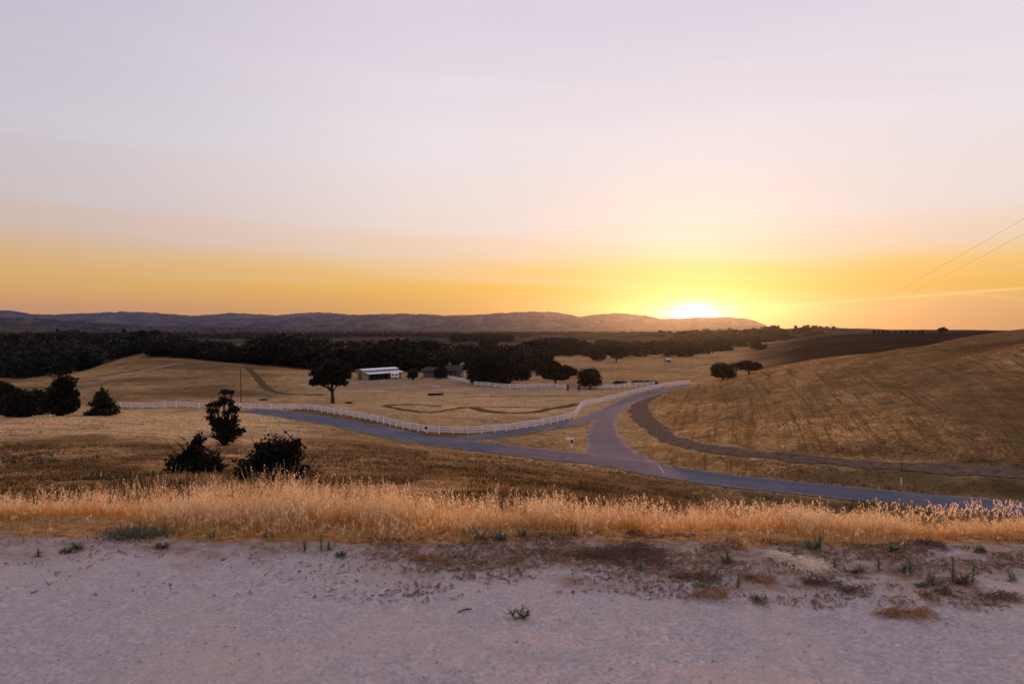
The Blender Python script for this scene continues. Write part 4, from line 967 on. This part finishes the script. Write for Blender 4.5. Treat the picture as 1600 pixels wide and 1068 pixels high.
# ------------------------------------------------------------------ grasses
def grass_mesh(name, X, Y, Zb, H, lean, seed, mat, width, seg=3, heads=0.0, head_size=.02, leandir=None, hw=None):
    """every blade a bent tapering ribbon; some carry a drooping seed head of spikelets"""
    r_ = np.random.default_rng(seed); n = len(X)
    a = r_.uniform(0, 6.283, n); la = r_.uniform(0, 6.283, n) if leandir is None else leandir+r_.normal(0, .8, n)
    lr = H*lean*np.abs(r_.normal(.6, .5, n)); rv = r_.random(n)
    wx = np.cos(a)*width*.5*(.7+.6*rv); wy = np.sin(a)*width*.5*(.7+.6*rv)
    Vs = []; Hs = []
    for k in range(seg+1):
        t = k/seg; cx = X+np.cos(la)*lr*t**1.8; cy = Y+np.sin(la)*lr*t**1.8; cz = Zb+H*(t-.25*(lr/H)**2*t*t)
        f = 1-.75*t
        Vs += [np.c_[cx-wx*f, cy-wy*f, cz], np.c_[cx+wx*f, cy+wy*f, cz]]; Hs += [np.full(n, t)]*2
    V = np.stack(Vs, 1); m_ = 2*(seg+1)
    base = np.arange(n)[:, None]*m_
    F = np.concatenate([base+np.array([[2*k, 2*k+1, 2*k+3, 2*k+2]]) for k in range(seg)])
    V = V.reshape(-1, 3); Hh = np.stack(Hs, 1).ravel(); Rn = np.repeat(rv, m_)
    if heads > 0:
        idx = np.where(r_.random(n) < heads*np.clip((H/np.median(H))**2, 0, 2.5))[0]; tipx = X+np.cos(la)*lr; tipy = Y+np.sin(la)*lr
        vv = []; hh = []; rr = []
        for s_ in range(7):
            t = 1-.05*s_-.03*r_.random(len(idx)); b = np.c_[(X+np.cos(la)*lr*0)[idx], Y[idx], Zb[idx]]
            px_ = X[idx]+np.cos(la[idx])*lr[idx]*t**1.8; py_ = Y[idx]+np.sin(la[idx])*lr[idx]*t**1.8; pz_ = Zb[idx]+H[idx]*(t-.25*(lr[idx]/H[idx])**2*t*t)
            al = r_.uniform(0, 6.283, len(idx)); off = head_size*(.25+.75*r_.random(len(idx)))
            px_ = px_+np.cos(al)*off; py_ = py_+np.sin(al)*off; pz_ = pz_-head_size*.3*r_.random(len(idx))
            l = head_size*(.9+.7*r_.random(len(idx))); w = l*.20
            tx, ty = np.cos(al)*.45, np.sin(al)*.45
            q0 = np.c_[px_, py_, pz_+l*.5]; q2 = np.c_[px_+tx*l, py_+ty*l, pz_-l*.5]; md = (q0+q2)*.5
            sd_ = np.c_[-np.sin(al+a[idx]), np.cos(al+a[idx]), np.zeros(len(idx))]*w[:, None]
            vv.append(np.stack([q0, md+sd_, q2, md-sd_], 1)); hh.append(np.full((len(idx), 4), 1.0)); rr.append(np.repeat(rv[idx][:, None]*.4, 4, 1))
        v2 = np.concatenate(vv).reshape(-1, 3); F2 = np.arange(len(v2)).reshape(-1, 4)+len(V)
        V = np.vstack([V, v2]); F = np.vstack([F, F2]); Hh = np.r_[Hh, np.concatenate(hh).ravel()]; Rn = np.r_[Rn, np.concatenate(rr).ravel()]
    return mesh(name, V, F, mat, attrs={'h': Hh, 'rnd': Rn})
M['oats'] = grass_material('wild_oat_straw', (.62,.32,.055), (.94,.79,.50), .5, .5)
M['tuft'] = grass_material('pasture_straw', (.28,.17,.055), (.76,.53,.25), .4, .45, .16)
M['drygreen'] = grass_material('fading_grass', (.060,.046,.018), (.27,.18,.075), .4, .6, .45)
M['stubble'] = grass_material('hill_stubble', (.28,.145,.045), (.78,.44,.17), .4, .5, .25)

# the belt of wild oats along the edge of the lot
def belt():
    r_ = np.random.default_rng(5)
    n = 115000; X = r_.uniform(-6.6, 6.6, n); D = r_.random(n)**1.2*1.75-.10; Y = gravel_edge(X)+D+.10
    dens = np.clip(.55+fbm(X/.30, Y/.30, 71, 3)*1.7, .06, 1); dens *= sstep(-.1, .35, D)*.75+.25
    px = 800+X/Y*FPX
    lo = np.interp(px, [-100, 60, 190, 330, 420, 520, 640, 740, 900, 1000, 1080, 1200, 1400, 1600, 1700], [.14, .18, .22, .30, .30, .29, .27, .21, .20, .20, .19, .18, .15, .11, .095])
    keep = r_.random(n) < dens*np.interp(px, [0, 200, 300, 1700], [.75, .8, 1, .9]); X, Y, D, lo, px = [v[keep] for v in (X, Y, D, lo, px)]
    clump = np.clip(1+fbm(X/.22, Y/.22, 73, 3)*.8, .55, 1.5)
    H = lo*clump*(.40+.95*r_.random(len(X))**1.7)*(.32+.68*sstep(-.1, .6, D))
    zb = zfun(X, Y)
    me = grass_mesh('wild_oats', X, Y, zb, H, .38, 6, M['oats'], .0034, 3, .16*0+.13, .013)
    tag(link('wild_oats', me), 'dense belt of golden dry grass along the gravel edge', 'grass', kind='stuff')
    # taller single oat stems rising above the belt
    n = 1150; X = r_.uniform(-6.2, 6.2, n); Y = gravel_edge(X)+r_.uniform(.1, 1.0, n); px = 800+X/Y*FPX
    cl = fbm(X/.3, Y*0+2, 75, 3); wt = np.interp(px, [0, 250, 700, 850, 1000, 1200, 1600], [.05, .25, .35, .6, .9, 1, 1])
    keep = (r_.random(n) < wt) & (cl > -.12); X, Y, px = X[keep], Y[keep], px[keep]
    H = np.interp(px, [0, 250, 600, 1000, 1600], [.15, .28, .26, .26, .27])*(.75+.42*r_.random(len(X)))
    me = grass_mesh('tall_oats', X, Y, zfun(X, Y), H, .35, 8, M['oats'], .0030, 4, 1.0, .020)
    tag(link('tall_oats', me), 'loose tall oat stems with drooping seed heads above the belt', 'grass', kind='stuff')
belt()

def tufts(name, n, pxa, pxb, ya, yb, hmin, hmax, width, blades, seed, mat, label, keep=None, lean=.8):
    r_ = np.random.default_rng(seed)
    Y = ya*(yb/ya)**r_.random(n); px = r_.uniform(pxa, pxb, n); X = (px-800)/FPX*Y
    k = fbm(X/5, Y/5, seed+3, 3) > -.22
    if keep is not None: k &= keep(X, Y, px)
    X, Y = X[k], Y[k]
    hs = (hmin+(hmax-hmin)*r_.random(len(X)))*np.clip(1+fbm(X/4, Y/4, seed+9, 3)*1.2, .5, 1.7)
    X = np.repeat(X, blades); Y = np.repeat(Y, blades); hs = np.repeat(hs, blades)*r_.uniform(.6, 1.1, len(X)*1)
    sp = hs*.45; X = X+r_.normal(0, 1, len(X))*sp; Y = Y+r_.normal(0, 1, len(X))*sp
    me = grass_mesh(name, X, Y, zfun(X, Y)-.02, hs, lean, seed, mat, width, 2)
    return tag(link(name, me), label, 'grass', kind='stuff')
offroad = lambda X, Y, px: (dist_to(ROADS, X, Y) > 3.7)
offtrack = lambda X, Y, px: (dist_to(ROADS, X, Y) > 3.45) & (dist_to(TRACK[::2], X, Y) > 2.6)
tufts('slope_grass', 30000, -60, 1680, 26, 92, .16, .40, .05, 5, 81, M['drygreen'], 'faded green brown grass on the slope down to the road', lambda X, Y, px: offtrack(X, Y, px) & ((px > 480) | (Y < 78)))
tufts('slope_straw', 24000, -60, 1680, 34, 150, .14, .34, .05, 4, 82, M['tuft'], 'pale straw coloured grass scattered over the slope and verges', lambda X, Y, px: offtrack(X, Y, px) & ((px < 1000) | (Y < 90)))
tufts('hill_stubble', 34000, 990, 1700, 82, 215, .10, .24, .06, 4, 83, M['stubble'], 'golden stubble covering the mown hill at right', lambda X, Y, px: offtrack(X, Y, px) & (px > 1000+np.clip((Y-100)*.4, 0, 60)))

# ------------------------------------------------------------------ small things on the gravel
def litter_bits():
    r_ = np.random.default_rng(91); n = 60000
    X = r_.uniform(-4.5, 4.8, n); e = r_.random(n)**1.4*1.25-.15; Y = gravel_edge(X)-e
    d = fbm(X/.3, Y/.2, 51, 4); w = np.interp(X, [-4.5, -1.2, -.3, 2.9, 4.8], [.06, .08, .9, .8, .3])*np.interp(e, [-.15, .5, 1.1, 1.35], [1, .9, .45, .04])
    k = r_.random(n) < w*np.clip(.55+d*2.2, 0, 1.2); X, Y = X[k], Y[k]; n = len(X); zb = zfun(X, Y)
    a = r_.uniform(0, 6.283, n); l = r_.uniform(.010, .06, n)*r_.random(n)**.7; w = r_.uniform(.0015, .006, n); up = r_.uniform(.0, .6, n)
    dx_ = np.cos(a)*l; dy_ = np.sin(a)*l; sx = -np.sin(a)*w; sy = np.cos(a)*w
    z0 = zb+.004; z1 = zb+.006+up*l*.5
    V = np.stack([np.c_[X-sx, Y-sy, z0], np.c_[X+sx, Y+sy, z0+.003], np.c_[X+dx_*.5+sx, Y+dy_*.5+sy, z1+.004], np.c_[X+dx_*.5-sx, Y+dy_*.5-sy, z1], np.c_[X+dx_+sx*.5, Y+dy_+sy*.5, zb+.006+up*l*.3], np.c_[X+dx_-sx*.5, Y+dy_-sy*.5, zb+.004+up*l*.3]], 1).reshape(-1, 3)
    b = np.arange(n)[:, None]*6; F = np.concatenate([b+np.array([[0, 1, 2, 3]]), b+np.array([[3, 2, 4, 5]])])
    rv = np.repeat(r_.random(n), 6)
    m_ = grass_material('dead_plant_litter', (.20,.11,.06), (.46,.29,.17), .1, .8)
    tag(link('plant_litter', mesh('plant_litter', V, F, m_, attrs={'h': np.repeat(r_.random(n)**2, 6), 'rnd': rv})), 'brown scraps of dead plants strewn where the gravel ends', 'litter', kind='stuff')
litter_bits()
def pebbles():
    r_ = np.random.default_rng(93); n = 2400
    Y = 2.6*(5.6/2.6)**r_.random(n); X = r_.uniform(-.85, .85, n)*Y
    k = Y < gravel_edge(X)-.05; X, Y = X[k], Y[k]; n = len(X); zb = zfun(X, Y)
    t = (1+5**.5)/2; ico = np.array([(-1,t,0),(1,t,0),(-1,-t,0),(1,-t,0),(0,-1,t),(0,1,t),(0,-1,-t),(0,1,-t),(t,0,-1),(t,0,1),(-t,0,-1),(-t,0,1)])/1.9
    fc = np.array([(0,11,5),(0,5,1),(0,1,7),(0,7,10),(0,10,11),(1,5,9),(5,11,4),(11,10,2),(10,7,6),(7,1,8),(3,9,4),(3,4,2),(3,2,6),(3,6,8),(3,8,9),(4,9,5),(2,4,11),(6,2,10),(8,6,7),(9,8,1)])
    s = .0020+.0055*r_.random(n)**3.0; a = r_.uniform(0, 6.28, n)
    st = np.c_[s*r_.uniform(.8, 1.5, n), s*r_.uniform(.7, 1.1, n), s*r_.uniform(.4, .8, n)]
    V = ico[None]*st[:, None, :]*(1+r_.normal(0, .12, (n, 12, 1)))
    x = V[..., 0]*np.cos(a)[:, None]-V[..., 1]*np.sin(a)[:, None]; y = V[..., 0]*np.sin(a)[:, None]+V[..., 1]*np.cos(a)[:, None]
    V = np.stack([x+X[:, None], y+Y[:, None], V[..., 2]+(zb+s*.25)[:, None]], -1).reshape(-1, 3)
    F = (np.arange(n)[:, None, None]*12+fc[None]).reshape(-1, 3)
    tag(link('pebbles', mesh('pebbles', V, F, plain('pebble_stone', (.40,.35,.34), (.17,.14,.14), 9, .9), smooth=True)), 'small grey pebbles loose on the gravel', 'pebbles', kind='stuff')
pebbles()

def leaf_strip(mb, base, az, l, w, el, droop):
    d = Vector((math.cos(az), math.sin(az), 0)); s = Vector((-math.sin(az), math.cos(az), 0)); V = []
    for k in range(4):
        t = k/3; p_ = Vector(base)+d*(l*t*math.cos(el))+Vector((0, 0, l*t*math.sin(el)-droop*l*t*t)); ww = w*(.35+1.3*t*(1-t)*2)*(1-.85*t**3)
        V += [tuple(p_-s*ww*.5), tuple(p_+s*ww*.5)]
    mb.add(V, [(0,1,3,2),(2,3,5,4),(4,5,7,6)])
def weed(px, py, h, kind, label, seed, zoff=0):
    """upright leafy weed: stem and leaves; kinds: spike, bushy, rosette, sprout"""
    x, y = hit(px, py); root = empty('weed', (x, y, Z(x, y)-.005)); r_ = random.Random(seed)
    st = MB(); lf_ = MB(); mat = M['sage'] if kind in ('bushy',) else M['weed']
    stems = {'spike': 1, 'twin': 2, 'bushy': 6, 'rosette': 3, 'sprout': 4}[kind]
    for i in range(stems):
        a = r_.uniform(0, 6.28); sp = {'spike': .03, 'twin': .3, 'bushy': .55, 'rosette': .9, 'sprout': .4}[kind]
        hh = h*(1 if i == 0 else r_.uniform(.55, .95)); ox = 0 if i == 0 else r_.uniform(-.04, .04)
        top = Vector((ox+math.cos(a)*hh*sp, math.sin(a)*hh*sp, hh*math.sqrt(max(.15, 1-sp*sp)))); bs = Vector((ox, 0, 0))
        st.tube([bs, bs.lerp(top, .5)+Vector((0, 0, hh*.03)), top], [.0042, .0034, .0015], 5)
        nlv = {'spike': 34, 'twin': 24, 'bushy': 22, 'rosette': 12, 'sprout': 7}[kind]
        for k in range(nlv):
            t = (k+.5)/nlv; b0 = bs.lerp(top, .06+t*.94)
            l = {'spike': .045, 'twin': .042, 'bushy': .045, 'rosette': .05, 'sprout': .055}[kind]*(1.25-.75*t)*r_.uniform(.7, 1.25)
            leaf_strip(lf_, b0, k*2.4+r_.uniform(-.4, .4), l, l*(.20 if kind != 'sprout' else .3), R(r_.uniform(15, 65)), r_.uniform(.1, .5))
    lf_.obj('leaves', mat, root); st.obj('stem', mat, root)
    return tag(root, label, 'weed', 'green weeds along the gravel edge')
weed(811, 969, .075, 'sprout', 'lone green sprout in the middle of the bare gravel', 1)
for i, (px, py, h, kd, lab) in enumerate([
  (752, 842, .15, 'bushy', 'tallest green weed of the patch at the middle of the grass edge'),
  (727, 838, .10, 'twin', 'slim weed left of the tallest one at the middle of the grass edge'),
  (783, 843, .11, 'bushy', 'low spreading weed right of the tallest one at the middle edge'),
  (818, 838, .085, 'bushy', 'small grey green weed left of the dark clod at centre right'),
  (896, 836, .10, 'twin', 'thin grey green weed at the foot of the grass right of centre'),
  (1272, 857, .14, 'bushy', 'bushy grey green weed standing in the grass at right'),
  (1281, 858, .13, 'spike', 'dark slender weed touching the right side of the bushy grey one'),
  (1243, 880, .175, 'spike', 'tall single spike weed at the tip of the pale straw heap'),
  (1136, 878, .075, 'sprout', 'small dark weed in the brown litter left of the straw heap'),
  (1001, 892, .085, 'spike', 'short spike weed at the left end of the brown litter'),
  (1153, 917, .095, 'spike', 'short spike weed below the straw heap on the gravel'),
  (1098, 918, .06, 'rosette', 'flat green weed beside the dark litter patch'),
  (1304, 892, .105, 'spike', 'spike weed right of the straw heap, left of the sprawling patch'),
  (1330, 893, .07, 'rosette', 'sprawling low green weed patch right of the straw heap'),
  (1345, 892, .075, 'rosette', 'sprawling green weed at the centre of the patch right of the straw'),
  (1373, 891, .085, 'spike', 'spike weed at the right end of the sprawling patch'),
  (1412, 895, .09, 'twin', 'forked weed with two stems right of the sprawling patch'),
  (1422, 897, .11, 'spike', 'straight weed touching the forked one at right'),
  (1456, 915, .11, 'bushy', 'bushy dark weed on the gravel at lower right'),
  (1442, 916, .05, 'rosette', 'flat weed at the left foot of the bushy dark one'),
  (1489, 908, .15, 'spike', 'thin tall spike right of the bushy dark weed'),
  (1505, 912, .09, 'bushy', 'middling weed between two thin spikes at right'),
  (1520, 910, .12, 'spike', 'olive spike weed, right one of the two thin spikes'),
  (1580, 909, .085, 'twin', 'forked weed near the right edge of the photo'),
  (1397, 860, .10, 'bushy', 'grey weed in the foot of the grass above the forked weed'),
  (1533, 862, .075, 'bushy', 'faint grey weed in the grass near the right edge'),
  (476, 862, .085, 'spike', 'dark upright weed, left of the three stalks left of centre'),
  (502, 860, .12, 'spike', 'tallest of the three thin stalks left of centre'),
  (514, 860, .07, 'spike', 'shortest of the three thin stalks left of centre'),
  (535, 868, .035, 'sprout', 'tiny dark sprout right of the three stalks'),
  (120, 857, .07, 'bushy', 'leafy green weed at the left part of the gravel edge'),
  (102, 863, .035, 'sprout', 'tiny green tuft left of the leafy weed at left'),
  (60, 869, .055, 'spike', 'blurred short weed, leftmost on the gravel edge'),
  (253, 857, .055, 'bushy', 'low green weed on the gravel below the wide green patch'),
  (328, 839, .06, 'twin', 'small weed at the foot of the golden grass left of centre'),
  (422, 838, .06, 'bushy', 'pale green weed in the grass edge above the three stalks')]):
    weed(px, py, h, kd, lab, 10+i)
# a low mat of green weeds at the left grass edge
def green_mat():
    r_ = np.random.default_rng(95); n = 900; x0, y0 = hit(216, 836)
    X = x0+r_.normal(0, .13, n); Y = y0+r_.normal(0, .09, n)
    m_ = grass_material('green_weed_mat', (.10,.11,.06), (.24,.24,.14), .35, .4)
    tag(link('weed_patch', grass_mesh('weed_patch', X, Y, zfun(X, Y), r_.uniform(.02, .07, n), 1.1, 96, m_, .008, 2)), 'wide low mat of green weeds at the left grass edge', 'weed patch', kind='stuff')
green_mat()
def straw_bundle(px0, py0, px1, py1, n, spread, label, seed, hgt=.03, mat='straw', wd=.004):
    a = hit(px0, py0); b = hit(px1, py1); c = (a+b)/2; root_z = Z(*c); r_ = random.Random(seed); mb = MB(); ax = b-a; ln = np.linalg.norm(ax); d = ax/ln
    for i in range(n):
        t = r_.betavariate(1.6, 1.3); fan = spread*(.25+t); p_ = a+ax*t+np.array([-d[1], d[0]])*r_.gauss(0, fan*.35)
        l = ln*r_.uniform(.12, .4); an = math.atan2(d[1], d[0])+r_.gauss(0, .25+.7*t); z = .006+r_.random()*hgt
        q = p_-c; e = q+np.array([math.cos(an), math.sin(an)])*l; zz = [Z(p_[0], p_[1])-root_z+z, z*.6+.012]
        mb.tube([(q[0], q[1], zz[0]), ((q[0]+e[0])/2, (q[1]+e[1])/2, zz[0]+.012+r_.random()*.02), (e[0], e[1], Z(e[0]+c[0], e[1]+c[1])-root_z+z*.5)], [wd*.5, wd*.42, wd*.2], 3, False)
    o = mb.obj('straw_heap', M[mat], None, (c[0], c[1], root_z)); return tag(o, label, 'straw')
straw_bundle(1192, 868, 1285, 895, 330, .16, 'pale sheaf of uprooted straw fanned out on the gravel at right', 3, .04)
M['russet'] = plain('russet_dry_grass', (.36,.17,.06), (.16,.075,.03), 20, .9)
M['umber'] = plain('umber_dry_weeds', (.15,.085,.05), (.07,.04,.025), 20, .9)
for i, (px, py, w, mat, lab) in enumerate([
  (1102, 932, 66, 'russet', 'long russet clump of dry grass lying on the gravel, right of centre'),
  (1181, 941, 30, 'umber', 'small brown dry clump just right of the long russet one'),
  (1448, 934, 24, 'russet', 'round orange tuft of dry grass on the gravel at lower right'),
  (1470, 928, 30, 'umber', 'dark dry tuft just right of the orange one'),
  (1552, 935, 60, 'umber', 'broad umber dry weed clump near the right edge'),
  (1400, 960, 90, 'russet', 'thin scatter of russet straw, lowest on the gravel at right'),
  (1080, 905, 70, 'umber', 'thick dark heap of dead weeds at the left of the gravel edge litter'),
  (1280, 912, 60, 'umber', 'brown dead weed heap under the pale straw sheaf'),
  (1324, 924, 50, 'umber', 'flat brown scatter below the sprawling green weeds'),
  (988, 834, 32, 'umber', 'dark clod of dead stems against the foot of the golden grass'),
  (1448, 853, 44, 'umber', 'grey brown clod in the grass foot at far right'),
  (945, 868, 150, 'umber', 'wide mat of dark dead stems along the grass edge at centre'),
  (1180, 905, 50, 'russet', 'curled russet clump left of the short spike weed'),
  (660, 872, 60, 'russet', 'faint russet scatter at the left end of the litter belt')]):
    straw_bundle(px-w*.55, py, px+w*.55, py+1.5, int(30+w*1.3), .13 if w < 100 else .32, lab, 40+i, .014, mat, .0035)
a = hit(715, 958); b = hit(738, 953.5); c = (a+b)/2
q = MB(); q.tube([(a[0]-c[0], a[1]-c[1], .006), (0, .004, .012), (b[0]-c[0], b[1]-c[1], .008)], [.004, .005, .003], 6); q.tube([(.0, .004, .012), (.02, .02, .016)], [.003, .0015], 4)
tag(q.obj('twig', M['bark'], None, (c[0], c[1], Z(*c))), 'short dark twig lying on the gravel left of the lone sprout', 'twig')

# ------------------------------------------------------------------ haze: one closed box of even air round the whole scene
hz = MB(); hz.box((0, 0, 300), (37000, 37000, 660))
hm = bpy.data.materials.new('haze_air'); hm.use_nodes = True; ht = hm.node_tree; ht.nodes.clear()
pv = ht.nodes.new('ShaderNodeVolumePrincipled'); pv.inputs['Color'].default_value = (.28, .38, .76, 1); pv.inputs['Density'].default_value = 3.7e-5; pv.inputs['Anisotropy'].default_value = .81
ho = ht.nodes.new('ShaderNodeOutputMaterial'); ht.links.new(pv.outputs[0], ho.inputs['Volume'])
hb = hz.obj('haze', hm); tag(hb, kind='stuff', label='thin evening haze filling the valley air', cat='haze')
